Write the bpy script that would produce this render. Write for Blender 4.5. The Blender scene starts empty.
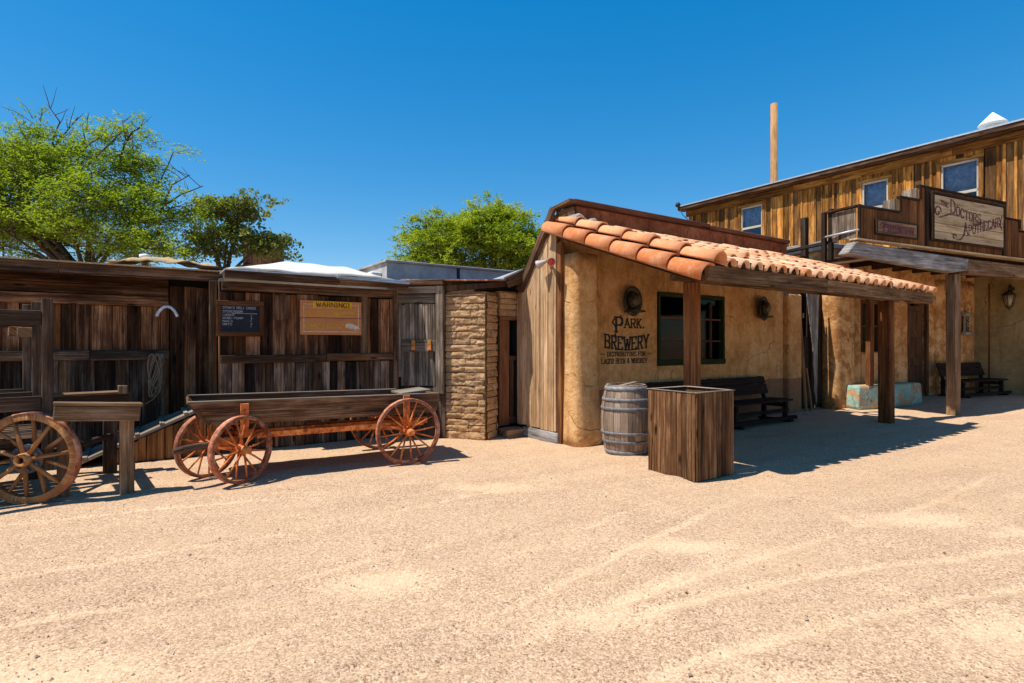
import bpy, math, random
import numpy as np
from mathutils import Vector, Matrix, noise
R = random.Random(7)
D = bpy.data
sc = bpy.context.scene
COL = sc.collection
rad = math.radians
V = Vector
EYE, HOR, FPX = 1.6, 343.0, 550.0

# ------------------------------------------------------------------ frames
class Frame:
    def __init__(s, ox, oy, deg):
        s.o = V((ox, oy, 0)); s.a = rad(deg); s.c = math.cos(s.a); s.s = math.sin(s.a)
    def w(s, p):
        return V((s.o.x + p[0]*s.c - p[1]*s.s, s.o.y + p[0]*s.s + p[1]*s.c, p[2]))
    def inv(s, p):
        x, y = p[0]-s.o.x, p[1]-s.o.y
        return V((x*s.c + y*s.s, -x*s.s + y*s.c, p[2]))
TOWN = Frame(0, 0, 34)
_o = TOWN.w((15.17, 4.72, 0))
APO = Frame(_o.x, _o.y, 24.8)
WORLD = Frame(0, 0, 0)

# ------------------------------------------------------------------ mesh builder
class MB:
    def __init__(s):
        s.v = []; s.f = []; s.uv = []; s.r = []; s.smooth = []
    def face(s, idx, uvs, r, sm=False):
        s.f.append(tuple(idx)); s.uv.append(uvs); s.r.append(r); s.smooth.append(sm)
    def hexa(s, c, axis, r=None, off=None):
        """c: 8 corners, index bits x=1,y=2,z=4; axis: grain axis 0..2"""
        r = R.random() if r is None else r
        ou, ov = (R.random()*50, R.random()*50) if off is None else off
        b = len(s.v); s.v += [V(p) for p in c]
        cc = sum((V(p) for p in c), V())/8
        ex = [(V(c[1])-V(c[0])).length, (V(c[2])-V(c[0])).length, (V(c[4])-V(c[0])).length]
        for q in ((0,2,3,1), (4,5,7,6), (0,1,5,4), (2,6,7,3), (0,4,6,2), (1,3,7,5)):
            uvs = []
            for i in q:
                co = [ex[k]*(1 if i >> k & 1 else 0) for k in range(3)]
                al = co[axis]; ac = sum(co[k]*(1+.37*n) for n, k in enumerate(k for k in range(3) if k != axis))
                uvs.append((ac+ou, al+ov))
            s.face([b+i for i in q], uvs, r)
    def box(s, a, b, axis=None, jit=0., r=None):
        a, b = V(a), V(b)
        lo = [min(a[i], b[i]) for i in range(3)]; hi = [max(a[i], b[i]) for i in range(3)]
        if axis is None: axis = max(range(3), key=lambda i: hi[i]-lo[i])
        c = []
        for i in range(8):
            c.append(V([(hi if i >> k & 1 else lo)[k] + (R.uniform(-jit, jit) if jit else 0) for k in range(3)]))
        s.hexa(c, axis, r)
    def beam(s, p, q, wd, ht, up=(0, 0, 1), jit=0., taper=1., r=None):
        p, q = V(p), V(q); d = (q-p).normalized(); up = V(up)
        sd = d.cross(up)
        if sd.length < 1e-4: sd = d.cross(V((0, 1, 0)))
        sd.normalize(); up = sd.cross(d).normalized()
        c = [None]*8
        for i in range(8):
            e = q if i & 1 else p; t = taper if i & 1 else 1
            c[i] = e + sd*wd*t*(-.5 if i & 2 else .5) + up*ht*t*(.5 if i & 4 else -.5) + V([R.uniform(-jit, jit) for _ in range(3)])
        s.hexa(c, 0, r)
    def prism(s, poly, off, r=None, sm=False):
        """poly: list of 3d points (planar), extruded by off"""
        r = R.random() if r is None else r
        n = len(poly); b = len(s.v); off = V(off)
        s.v += [V(p) for p in poly] + [V(p)+off for p in poly]
        nrm = off.normalized(); ax = V((0, 0, 1)) if abs(nrm.z) < .8 else V((1, 0, 0))
        ey = (ax - nrm*ax.dot(nrm)).normalized(); ex = ey.cross(nrm)
        uv = [(V(p).dot(ex), V(p).dot(ey)) for p in poly]
        s.face(list(range(b+n-1, b-1, -1)), uv[::-1], r)
        s.face(list(range(b+n, b+2*n)), uv, r)
        for i in range(n):
            j = (i+1) % n
            s.face([b+i, b+j, b+n+j, b+n+i], [uv[i], uv[j], uv[j], uv[i]], r, sm)
    def ring_surface(s, rings, closed_u=True, r=None, sm=True, cap=True, uvs=None):
        r = R.random() if r is None else r
        b = len(s.v); n = len(rings[0]); ou = R.random()*20; ov = R.random()*20
        for g in rings: s.v += [V(p) for p in g]
        acc = 0
        for k in range(len(rings)-1):
            L = (V(rings[k+1][0])-V(rings[k][0])).length
            per = 0
            for i in range(n if closed_u else n-1):
                j = (i+1) % n
                dl = (V(rings[k][(i+1) % n])-V(rings[k][i])).length
                s.face([b+k*n+i, b+k*n+j, b+(k+1)*n+j, b+(k+1)*n+i],
                       [(per+ou, acc+ov), (per+dl+ou, acc+ov), (per+dl+ou, acc+L+ov), (per+ou, acc+L+ov)], r, sm)
                per += dl
            acc += L
        if cap and closed_u:
            for k, rev in ((0, True), (len(rings)-1, False)):
                idx = [b+k*n+i for i in range(n)]
                if rev: idx.reverse()
                c = sum((s.v[i] for i in idx), V())/n
                s.face(idx, [((s.v[i]-c).x+(s.v[i]-c).y*.5+ou, (s.v[i]-c).z+ov) for i in idx], r)
    def tube(s, pts, rads, seg=8, r=None, cap=True):
        pts = [V(p) for p in pts]
        if not hasattr(rads, '__len__'): rads = [rads]*len(pts)
        rings = []; prev = None
        for i, p in enumerate(pts):
            d = (pts[min(i+1, len(pts)-1)]-pts[max(i-1, 0)]).normalized()
            a = prev if prev is not None else (V((0, 0, 1)) if abs(d.z) < .9 else V((1, 0, 0)))
            e1 = (a - d*a.dot(d)).normalized(); prev = e1; e2 = d.cross(e1)
            rings.append([p + (e1*math.cos(2*math.pi*k/seg) + e2*math.sin(2*math.pi*k/seg))*rads[i] for k in range(seg)])
        s.ring_surface(rings, True, r, True, cap)
    def lathe(s, c, axis, prof, seg=24, r=None, cap=True, loop=False):
        """prof: (radius, height along axis)"""
        c, axis = V(c), V(axis).normalized()
        a = V((0, 0, 1)) if abs(axis.z) < .9 else V((1, 0, 0))
        e1 = (a-axis*a.dot(axis)).normalized(); e2 = axis.cross(e1)
        rings = [[c+axis*h+(e1*math.cos(2*math.pi*k/seg)+e2*math.sin(2*math.pi*k/seg))*q for k in range(seg)] for q, h in prof]
        if loop: rings.append(rings[0])
        s.ring_surface(rings, True, r, True, cap and not loop)

OFF = {}
def mesh_from(name, mb, mat, off, bev=0, ang=None):
    me = D.meshes.new(name)
    me.from_pydata([tuple(p-off) for p in mb.v], [], mb.f)
    uvl = me.uv_layers.new(name='grain')
    flat = [x for u in mb.uv for p in u for x in p]
    uvl.data.foreach_set('uv', flat)
    at = me.attributes.new('rnd', 'FLOAT', 'FACE'); at.data.foreach_set('value', mb.r)
    me.polygons.foreach_set('use_smooth', mb.smooth)
    me.materials.append(mat)
    return me
def bbox(mb):
    a = np.array([tuple(p) for p in mb.v]); return a.min(0), a.max(0)
def add_bev(o, bev):
    if bev:
        m = o.modifiers.new('bevel', 'BEVEL'); m.width = bev; m.segments = 1; m.limit_method = 'ANGLE'; m.angle_limit = rad(50)
def tag(o, label, cat, group=None, kind=None):
    if label: o['label'] = label
    if cat: o['category'] = cat
    if group: o['group'] = group
    if kind: o['kind'] = kind
    return o
def thing(name, label, cat, fr, base, group=None):
    o = D.objects.new(name, None); COL.objects.link(o)
    o.empty_display_size = .2
    o.location = fr.w(base); o.rotation_euler = (0, 0, fr.a)
    OFF[o.name] = (fr, V(base)); return tag(o, label, cat, group)
def part(name, mb, mat, parent, bev=0, label=None):
    lo, hi = bbox(mb); c = V(((lo+hi)/2).tolist())
    me = mesh_from(name, mb, mat, c)
    o = D.objects.new(name, me); COL.objects.link(o)
    fr, po = OFF[parent.name]
    o.parent = parent; o.location = c-po; OFF[o.name] = (fr, c)
    if label: o['label'] = label
    add_bev(o, bev); return o
def solo(name, mb, mat, label, cat, fr, group=None, kind=None, bev=0):
    lo, hi = bbox(mb); c = V(((lo[0]+hi[0])/2, (lo[1]+hi[1])/2, lo[2]))
    me = mesh_from(name, mb, mat, c)
    o = D.objects.new(name, me); COL.objects.link(o)
    o.location = fr.w(c); o.rotation_euler = (0, 0, fr.a); OFF[o.name] = (fr, c)
    tag(o, label, cat, group, kind); add_bev(o, bev); return o

# ------------------------------------------------------------------ materials
class NT:
    def __init__(s, name):
        s.m = D.materials.new(name); s.m.use_nodes = True; s.t = s.m.node_tree
        s.b = s.t.nodes['Principled BSDF']
    def n(s, typ, **kw):
        x = s.t.nodes.new(typ)
        for k, v in kw.items():
            if k.startswith('_'): setattr(x, k[1:], v)
            else: s.set(x.inputs[int(k[1:]) if k[0] == 'i' and k[1:].isdigit() else k], v)
        return x
    def set(s, inp, v):
        if isinstance(v, bpy.types.NodeSocket): s.t.links.new(v, inp)
        elif isinstance(v, bpy.types.Node): s.t.links.new(v.outputs[0], inp)
        else: inp.default_value = v
    def noise(s, vec, scale, detail=4, rough=.6, dim='3D', W=None):
        x = s.n('ShaderNodeTexNoise', _noise_dimensions=dim); s.set(x.inputs['Vector'], vec)
        x.inputs['Scale'].default_value = scale; x.inputs['Detail'].default_value = detail; x.inputs['Roughness'].default_value = rough
        if W is not None: s.set(x.inputs['W'], W)
        return x.outputs[0]
    def ramp(s, fac, stops):
        x = s.n('ShaderNodeValToRGB'); s.set(x.inputs[0], fac); e = x.color_ramp.elements
        while len(e) < len(stops): e.new(.5)
        for i, (p, c) in enumerate(stops):
            e[i].position = p; e[i].color = (*c, 1) if len(c) == 3 else c
        return x.outputs[0]
    def mix(s, fac, a, b, mode='MIX'):
        x = s.n('ShaderNodeMix', _data_type='RGBA', _blend_type=mode)
        for i, v in ((0, fac), (6, a), (7, b)):
            if isinstance(v, tuple) and len(v) == 3: v = (*v, 1)
            s.set(x.inputs[i], v)
        return x.outputs[2]
    def math(s, op, a, b=0., c=None, clamp=False):
        x = s.n('ShaderNodeMath', _operation=op, _use_clamp=clamp); s.set(x.inputs[0], a); s.set(x.inputs[1], b)
        if c is not None: s.set(x.inputs[2], c)
        return x.outputs[0]
    def rng(s, v, a, b, c, d):
        x = s.n('ShaderNodeMapRange'); s.set(x.inputs[0], v)
        for i, k in enumerate((a, b, c, d)): x.inputs[1+i].default_value = k
        return x.outputs[0]
    def scale(s, vec, sc_):
        x = s.n('ShaderNodeVectorMath', _operation='MULTIPLY'); s.set(x.inputs[0], vec); x.inputs[1].default_value = sc_; return x.outputs[0]
    def bump(s, h, strength, dist):
        x = s.n('ShaderNodeBump'); s.set(x.inputs['Height'], h); x.inputs['Strength'].default_value = strength; x.inputs['Distance'].default_value = dist
        s.set(s.b.inputs['Normal'], x.outputs[0])
    def out(s, col, rough=.85, spec=.2, metal=0.):
        s.set(s.b.inputs['Base Color'], col if not (isinstance(col, tuple) and len(col) == 3) else (*col, 1))
        s.set(s.b.inputs['Roughness'], rough); s.b.inputs['Specular IOR Level'].default_value = spec; s.b.inputs['Metallic'].default_value = metal
        return s.m
def rnd(t): return t.n('ShaderNodeAttribute', _attribute_name='rnd').outputs['Fac']

def wood(name, dark, mid, light, var=.5, knots=.5, streak=1., contrast=1., stain=0., staincol=(.35, .12, .02), bump=.6):
    t = NT(name); uv = t.n('ShaderNodeUVMap', _uv_map='grain').outputs[0]; r = rnd(t)
    g1 = t.noise(t.scale(uv, (30*streak, .9, 1)), 1, 9, .74, '4D', t.math('MULTIPLY', r, 40.))
    g2 = t.noise(t.scale(uv, (95*streak, 3.2, 1)), 1, 5, .7, '4D', r)
    big = t.noise(t.scale(uv, (5, 1.3, 1)), 1, 6, .65, '4D', t.math('MULTIPLY', r, 17.))
    f = t.math('ADD', t.math('MULTIPLY', g1, .45), t.math('MULTIPLY', g2, .25)); f = t.math('ADD', f, t.math('MULTIPLY', big, .4))
    f = t.rng(f, .55-.13/contrast, .55+.13/contrast, 0, 1)
    col = t.ramp(f, [(.0, dark), (.5, mid), (1., light)])
    if stain:
        st = t.noise(t.scale(uv, (7, .5, 1)), 1, 5, .65, '4D', t.math('MULTIPLY', r, 31.))
        col = t.mix(t.rng(st, .5, .66, 0, stain), col, t.mix(f, tuple(x*.35 for x in staincol), staincol))
    if knots:
        vo = t.n('ShaderNodeTexVoronoi'); t.set(vo.inputs['Vector'], t.scale(uv, (5.5, 1.7, 1))); vo.inputs['Scale'].default_value = 1
        k = t.rng(vo.outputs['Distance'], .06, .15, knots, 0)
        col = t.mix(k, col, tuple(x*.45 for x in dark))
    ck = t.noise(t.scale(uv, (55*streak, .8, 1)), 1, 3, .5, '4D', t.math('MULTIPLY', r, 9.))
    ckm = t.rng(ck, .62, .68, 0, .75)
    col = t.mix(ckm, col, tuple(x*.3 for x in dark))
    b = t.rng(r, 0, 1, 1-var, 1+var*.8)
    col = t.mix(1., col, t.n('ShaderNodeCombineColor', i0=b, i1=b, i2=b).outputs[0], 'MULTIPLY')
    t.bump(t.math('SUBTRACT', t.math('ADD', g1, t.math('MULTIPLY', g2, .5)), ckm), bump, .012)
    return t.out(col, .88, .12)

def stucco(name, c1, c2, c3, dado=None, dz=0, bscale=1., stainc=None):
    t = NT(name); co = t.n('ShaderNodeTexCoord').outputs['Object']; geo = t.n('ShaderNodeNewGeometry').outputs['Position']
    a = t.noise(geo, 1.3, 6, .65); b = t.noise(geo, 9, 6, .7); c = t.noise(geo, 60, 4, .7)
    col = t.ramp(t.math('ADD', t.math('MULTIPLY', a, .6), t.math('MULTIPLY', b, .4)), [(.4, c1), (.5, c2), (.6, c3)])
    pit = t.noise(geo, 17, 4, .75); col = t.mix(t.rng(pit, .6, .68, 0, .5), col, tuple(x*.4 for x in c1))
    vs = t.noise(t.scale(geo, (5, 5, .7)), 1, 5, .7)
    col = t.mix(t.rng(vs, .52, .68, 0, .4), col, tuple(x*.55 for x in c1))
    if stainc: col = t.mix(t.rng(t.noise(geo, 3.1, 5, .7), .5, .58, 0, 1), col, stainc)
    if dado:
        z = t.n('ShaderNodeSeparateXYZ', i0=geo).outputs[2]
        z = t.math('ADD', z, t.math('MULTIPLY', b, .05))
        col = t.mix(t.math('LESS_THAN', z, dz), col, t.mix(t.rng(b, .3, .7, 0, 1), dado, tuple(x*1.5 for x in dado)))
    vo = t.n('ShaderNodeTexVoronoi', _feature='DISTANCE_TO_EDGE'); t.set(vo.inputs['Vector'], t.n('ShaderNodeVectorMath', i0=geo, i1=t.scale(t.n('ShaderNodeTexNoise', Vector=geo, Scale=2.).outputs['Color'], (.5, .5, .5))).outputs[0]); vo.inputs['Scale'].default_value = .8
    cr = t.rng(vo.outputs['Distance'], 0., .009, .8, 0)
    cr = t.math('MULTIPLY', cr, t.rng(a, .47, .55, 0, 1))
    col = t.mix(cr, col, tuple(x*.25 for x in c1))
    h = t.math('ADD', t.math('MULTIPLY', a, 1.2), t.math('ADD', t.math('MULTIPLY', b, .5), t.math('MULTIPLY', c, .12)))
    h = t.math('SUBTRACT', h, t.math('MULTIPLY', cr, .15))
    t.bump(h, .8*bscale, .05)
    return t.out(col, .95, .08)

def earth(name, c1, c2, bump=.7):
    t = NT(name); geo = t.n('ShaderNodeNewGeometry').outputs['Position']; r = rnd(t)
    a = t.noise(geo, 5, 6, .7); b = t.noise(geo, 45, 5, .7)
    col = t.mix(t.rng(a, .35, .65, 0, 1), c1, c2)
    col = t.mix(t.rng(b, .55, .7, 0, .5), col, tuple(x*.55 for x in c1))
    v = t.rng(r, 0, 1, .78, 1.18); col = t.mix(1., col, t.n('ShaderNodeCombineColor', i0=v, i1=v, i2=v).outputs[0], 'MULTIPLY')
    t.bump(t.math('ADD', a, t.math('MULTIPLY', b, .6)), bump, .03)
    return t.out(col, .95, .08)

def plain(name, c, rough=.7, metal=0., spec=.3, vary=.25, sc_=14, bump=.2):
    t = NT(name); geo = t.n('ShaderNodeNewGeometry').outputs['Position']
    a = t.noise(geo, sc_, 6, .7); r = rnd(t)
    col = t.mix(t.rng(a, .35, .65, 0, 1), tuple(x*(1-vary) for x in c), tuple(x*(1+vary) for x in c))
    v = t.rng(r, 0, 1, .85, 1.12); col = t.mix(1., col, t.n('ShaderNodeCombineColor', i0=v, i1=v, i2=v).outputs[0], 'MULTIPLY')
    if bump: t.bump(a, bump, .01)
    return t.out(col, rough, spec, metal)

def rusty(name, c1, c2, c3, rough=.75, metal=0., sc_=16):
    t = NT(name); geo = t.n('ShaderNodeTexCoord').outputs['Object']; r = rnd(t)
    a = t.noise(geo, sc_, 7, .72); b = t.noise(geo, sc_*.25, 4, .6)
    col = t.ramp(t.math('ADD', t.math('MULTIPLY', a, .6), t.math('MULTIPLY', b, .4)), [(.38, c1), (.5, c2), (.62, c3)])
    v = t.rng(r, 0, 1, .75, 1.2); col = t.mix(1., col, t.n('ShaderNodeCombineColor', i0=v, i1=v, i2=v).outputs[0], 'MULTIPLY')
    t.bump(a, .4, .01)
    return t.out(col, rough, .3, metal)

M = {}
M['shed'] = wood('shed planks', (.016, .007, .004), (.1, .042, .019), (.38, .195, .1), .85, .9, contrast=1.3, stain=.9, staincol=(.42, .15, .045))
M['shed_low'] = wood('grey shed planks', (.014, .009, .007), (.09, .056, .038), (.36, .255, .18), .85, .9, contrast=1.3, stain=.6, staincol=(.36, .16, .06))
M['beam'] = wood('shed beams', (.014, .007, .004), (.085, .043, .024), (.28, .17, .1), .35, .9, contrast=1.15, stain=.6, staincol=(.32, .13, .045))
M['cart'] = wood('cart timber', (.016, .009, .006), (.075, .044, .028), (.22, .15, .1), .3, .5)
M['trestle'] = wood('trestle timber', (.045, .022, .011), (.2, .115, .06), (.46, .31, .19), .25, .9)
M['ramp'] = wood('ramp boards', (.12, .09, .065), (.24, .19, .14), (.38, .31, .24), .25, .3)
M['skirt'] = wood('ramp skirt', (.04, .016, .006), (.21, .095, .035), (.44, .23, .09), .4, .5)
M['bed'] = wood('wagon bed timber', (.02, .008, .004), (.12, .057, .028), (.33, .19, .1), .4, .6, contrast=1.15, stain=.6, staincol=(.26, .1, .035))
M['gable'] = wood('gable planks', (.13, .065, .03), (.46, .275, .14), (.72, .5, .3), .22, .9, streak=.8)
M['post'] = wood('porch posts', (.03, .01, .004), (.15, .052, .018), (.34, .15, .055), .25, .6)
M['apopost'] = wood('weathered posts', (.05, .024, .012), (.24, .13, .065), (.48, .31, .18), .2, .7)
M['fascia'] = wood('fascia timber', (.03, .014, .007), (.14, .075, .036), (.36, .23, .13), .25, .9)
M['gold'] = wood('upper storey boards', (.05, .018, .006), (.38, .15, .028), (.72, .35, .09), .55, .9, contrast=1.25, stain=.95, staincol=(.13, .055, .022))
M['golddark'] = wood('recessed dark boards', (.035, .015, .006), (.15, .07, .024), (.32, .165, .055), .5, .4)
M['brownboard'] = wood('false front boards', (.05, .018, .007), (.16, .065, .023), (.3, .14, .05), .35, .5)
M['grey'] = wood('grey driftwood beam', (.06, .055, .05), (.22, .2, .185), (.5, .47, .44), .2, .6, contrast=1.2)
M['pale'] = wood('pale sign boards', (.2, .12, .06), (.52, .38, .22), (.72, .58, .39), .15, .8)
M['crate'] = wood('crate boards', (.018, .007, .003), (.13, .06, .026), (.36, .195, .09), .5, .9, contrast=1.2, stain=.5, staincol=(.3, .13, .045))
M['barrel'] = wood('barrel staves', (.1, .066, .045), (.25, .175, .125), (.42, .32, .24), .25, .3)
M['bench'] = wood('bench paint', (.012, .007, .006), (.028, .016, .013), (.05, .03, .026), .2, .2)
M['door'] = wood('door wood', (.03, .014, .008), (.09, .042, .022), (.18, .09, .048), .3, .4)
M['jamb'] = wood('red door jamb', (.09, .035, .015), (.22, .09, .038), (.34, .16, .075), .15, .3)
M['darkwood'] = wood('blackened wood', (.012, .008, .006), (.035, .022, .015), (.08, .055, .04), .3, .3)
M['trim'] = wood('white sash wood', (.3, .25, .18), (.48, .42, .34), (.62, .56, .47), .1, 0)
M['greentrim'] = wood('green window trim', (.008, .013, .005), (.02, .034, .012), (.05, .06, .025), .2, .2)
M['pole'] = wood('pole wood', (.14, .065, .025), (.34, .18, .075), (.5, .3, .14), .1, .3)
M['wheelwood'] = wood('orange wheel wood', (.13, .05, .018), (.38, .165, .06), (.58, .33, .15), .2, .2)
M['framewood'] = wood('picture frame wood', (.04, .014, .006), (.13, .05, .02), (.24, .11, .045), .2, .2)
M['shutter'] = wood('shutter planks', (.02, .014, .01), (.16, .115, .08), (.46, .36, .27), .4, .6)
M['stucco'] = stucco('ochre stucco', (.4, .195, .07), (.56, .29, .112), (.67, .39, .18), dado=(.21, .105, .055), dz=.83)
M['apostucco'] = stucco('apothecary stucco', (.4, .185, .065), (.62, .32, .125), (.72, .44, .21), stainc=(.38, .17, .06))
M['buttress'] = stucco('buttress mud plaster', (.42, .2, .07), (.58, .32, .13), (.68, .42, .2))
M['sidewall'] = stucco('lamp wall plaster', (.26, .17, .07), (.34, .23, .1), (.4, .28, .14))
M['redplaster'] = stucco('red parapet plaster', (.16, .05, .02), (.27, .09, .04), (.36, .14, .065))
M['plinth'] = stucco('peeling turquoise plaster', (.19, .32, .265), (.27, .41, .34), (.42, .5, .41), stainc=(.48, .27, .13))
M['adobe'] = earth('adobe brick', (.4, .225, .105), (.58, .36, .19), 1.)
M['mortar'] = earth('mud mortar', (.3, .16, .07), (.38, .22, .1))
M['greyplaster'] = plain('grey parapet', (.38, .36, .35), .9, vary=.25, sc_=2.5, spec=.1)
M['tile'] = None
M['rust'] = rusty('rusty orange iron', (.22, .04, .008), (.62, .15, .03), (.78, .3, .08))
M['rim'] = rusty('rust brown rim', (.15, .045, .022), (.4, .13, .06), (.56, .3, .19))
M['hubiron'] = rusty('blue black hub iron', (.02, .025, .035), (.05, .065, .085), (.2, .1, .05))
M['hoop'] = rusty('grey hoop iron', (.12, .12, .125), (.21, .215, .225), (.32, .31, .3), .6, .2)
M['iron'] = plain('black iron', (.02, .02, .022), .6)
M['roofmetal'] = plain('pale roof metal', (.42, .45, .48), .5, .4, vary=.15)
M['rustmetal'] = rusty('rusted roof edge', (.2, .06, .025), (.36, .14, .07), (.5, .48, .46))
M['flash'] = plain('blue grey flashing', (.05, .07, .12), .6)
M['canvas'] = plain('white canvas', (.6, .55, .47), .9, vary=.16, sc_=5, bump=1.)
M['burlap'] = plain('burlap', (.48, .33, .17), .95, vary=.3, sc_=30)
M['horseshoe'] = plain('white horseshoe', (.62, .64, .7), .5)
M['rope'] = plain('old rope', (.2, .14, .09), .95, vary=.4, sc_=60)
M['slate'] = plain('chalkboard slate', (.02, .022, .03), .8, vary=.35, sc_=10)
M['chalk'] = plain('chalk', (.5, .5, .52), .95, bump=0)
M['warnboard'] = wood('orange sign boards', (.46, .17, .06), (.56, .225, .085), (.64, .29, .12), .05, .25, bump=.2)
M['yellow'] = plain('yellow paint', (.72, .36, .004), .7, bump=0)
M['cream'] = plain('cream paint', (.68, .58, .42), .7, bump=0)
M['white'] = plain('white paint', (.75, .74, .7), .6, vary=.1)
M['purple'] = plain('dark red lettering', (.14, .045, .055), .8, vary=.5, sc_=30, bump=0)
M['blacklet'] = plain('black wall lettering', (.028, .026, .024), .9, vary=.5, sc_=50, bump=0)
M['darkmetal'] = rusty('dark bronze', (.015, .011, .008), (.045, .034, .02), (.14, .1, .05), .5, .3)
M['palemetal'] = plain('pale lamp housing', (.45, .38, .34), .6)
M['redlens'] = plain('red lens', (.6, .012, .01), .25, spec=.6, vary=.05, bump=0)
M['mortarwhite'] = plain('pale cement', (.5, .45, .38), .95, vary=.25)
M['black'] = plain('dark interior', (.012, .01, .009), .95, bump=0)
M['curtain'] = plain('lace curtain', (.24, .21, .17), .95, vary=.6, sc_=9)
M['upcurtain'] = plain('upstairs curtain', (.5, .52, .56), .95, vary=.35, sc_=7)
M['yellowbit'] = plain('worn yellow hardware', (.42, .2, .04), .8)
M['brickred'] = wood('brown tower boards', (.06, .025, .015), (.14, .06, .035), (.24, .11, .07), .2, 0)
M['bark'] = plain('bark', (.09, .06, .04), .95, vary=.5, sc_=12)
M['twig'] = plain('dead twig bark', (.12, .09, .07), .95, vary=.3)
M['greenbark'] = plain('greenish bark', (.1, .085, .04), .95, vary=.5, sc_=8)
M['lampglass'] = plain('amber lamp glass', (.4, .3, .18), .3, spec=.5, bump=0)
M['brownpaper'] = plain('plaque paint', (.3, .24, .17), .8, vary=.4, sc_=25)

def tile_mat():
    t = NT('terracotta'); geo = t.n('ShaderNodeNewGeometry').outputs['Position']; r = rnd(t)
    a = t.noise(geo, 7, 6, .7); b = t.noise(geo, 50, 4, .7)
    base = t.ramp(r, [(0, (.5, .14, .04)), (.3, (.62, .225, .085)), (.7, (.72, .36, .18)), (1, (.77, .47, .28))])
    col = t.mix(t.rng(a, .45, .68, 0, .45), base, (.66, .42, .27))
    col = t.mix(t.rng(b, .56, .68, 0, .6), col, (.2, .075, .035))
    t.bump(t.math('ADD', a, b), .25, .01)
    return t.out(col, .85, .15)
M['tile'] = tile_mat()
def glass_mat(name, tint, mixf, gcol_=(.9, .9, .95)):
    t = NT(name); nt = t.t
    tr = t.n('ShaderNodeBsdfTransparent'); tr.inputs[0].default_value = (*tint, 1)
    gl = t.n('ShaderNodeBsdfGlossy'); gl.inputs['Roughness'].default_value = .06; gl.inputs[0].default_value = (*gcol_, 1)
    fr = t.n('ShaderNodeFresnel'); fr.inputs[0].default_value = 1.5
    mx = t.n('ShaderNodeMixShader'); f = t.math('ADD', fr.outputs[0], mixf)
    nt.links.new(f, mx.inputs[0]); nt.links.new(tr.outputs[0], mx.inputs[1]); nt.links.new(gl.outputs[0], mx.inputs[2])
    nt.links.new(mx.outputs[0], nt.nodes['Material Output'].inputs[0]); return t.m
M['glass'] = glass_mat('window glass', (.6, .58, .55), .0, (.3, .28, .26))
M['skyglass'] = glass_mat('sky reflecting glass', (.8, .83, .88), .0)
def leaf_mat(name, c1, c2, tr):
    t = NT(name); r = rnd(t)
    col = t.mix(r, c1, c2)
    t.out(col, .55, .25)
    tn = t.n('ShaderNodeBsdfTranslucent'); t.set(tn.inputs[0], t.mix(1., col, (1.25, 1.25, .55), 'MULTIPLY'))
    mx = t.n('ShaderNodeMixShader'); mx.inputs[0].default_value = tr
    t.t.links.new(t.b.outputs[0], mx.inputs[1]); t.t.links.new(tn.outputs[0], mx.inputs[2])
    t.t.links.new(mx.outputs[0], t.t.nodes['Material Output'].inputs[0]); return t.m
M['paloverde'] = leaf_mat('palo verde leaves', (.1, .18, .01), (.33, .42, .03), .5)
M['palo2'] = leaf_mat('yellow green leaves', (.12, .19, .01), (.37, .43, .03), .5)
M['darkleaf'] = leaf_mat('dark green leaves', (.06, .1, .015), (.26, .27, .08), .45)

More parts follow.
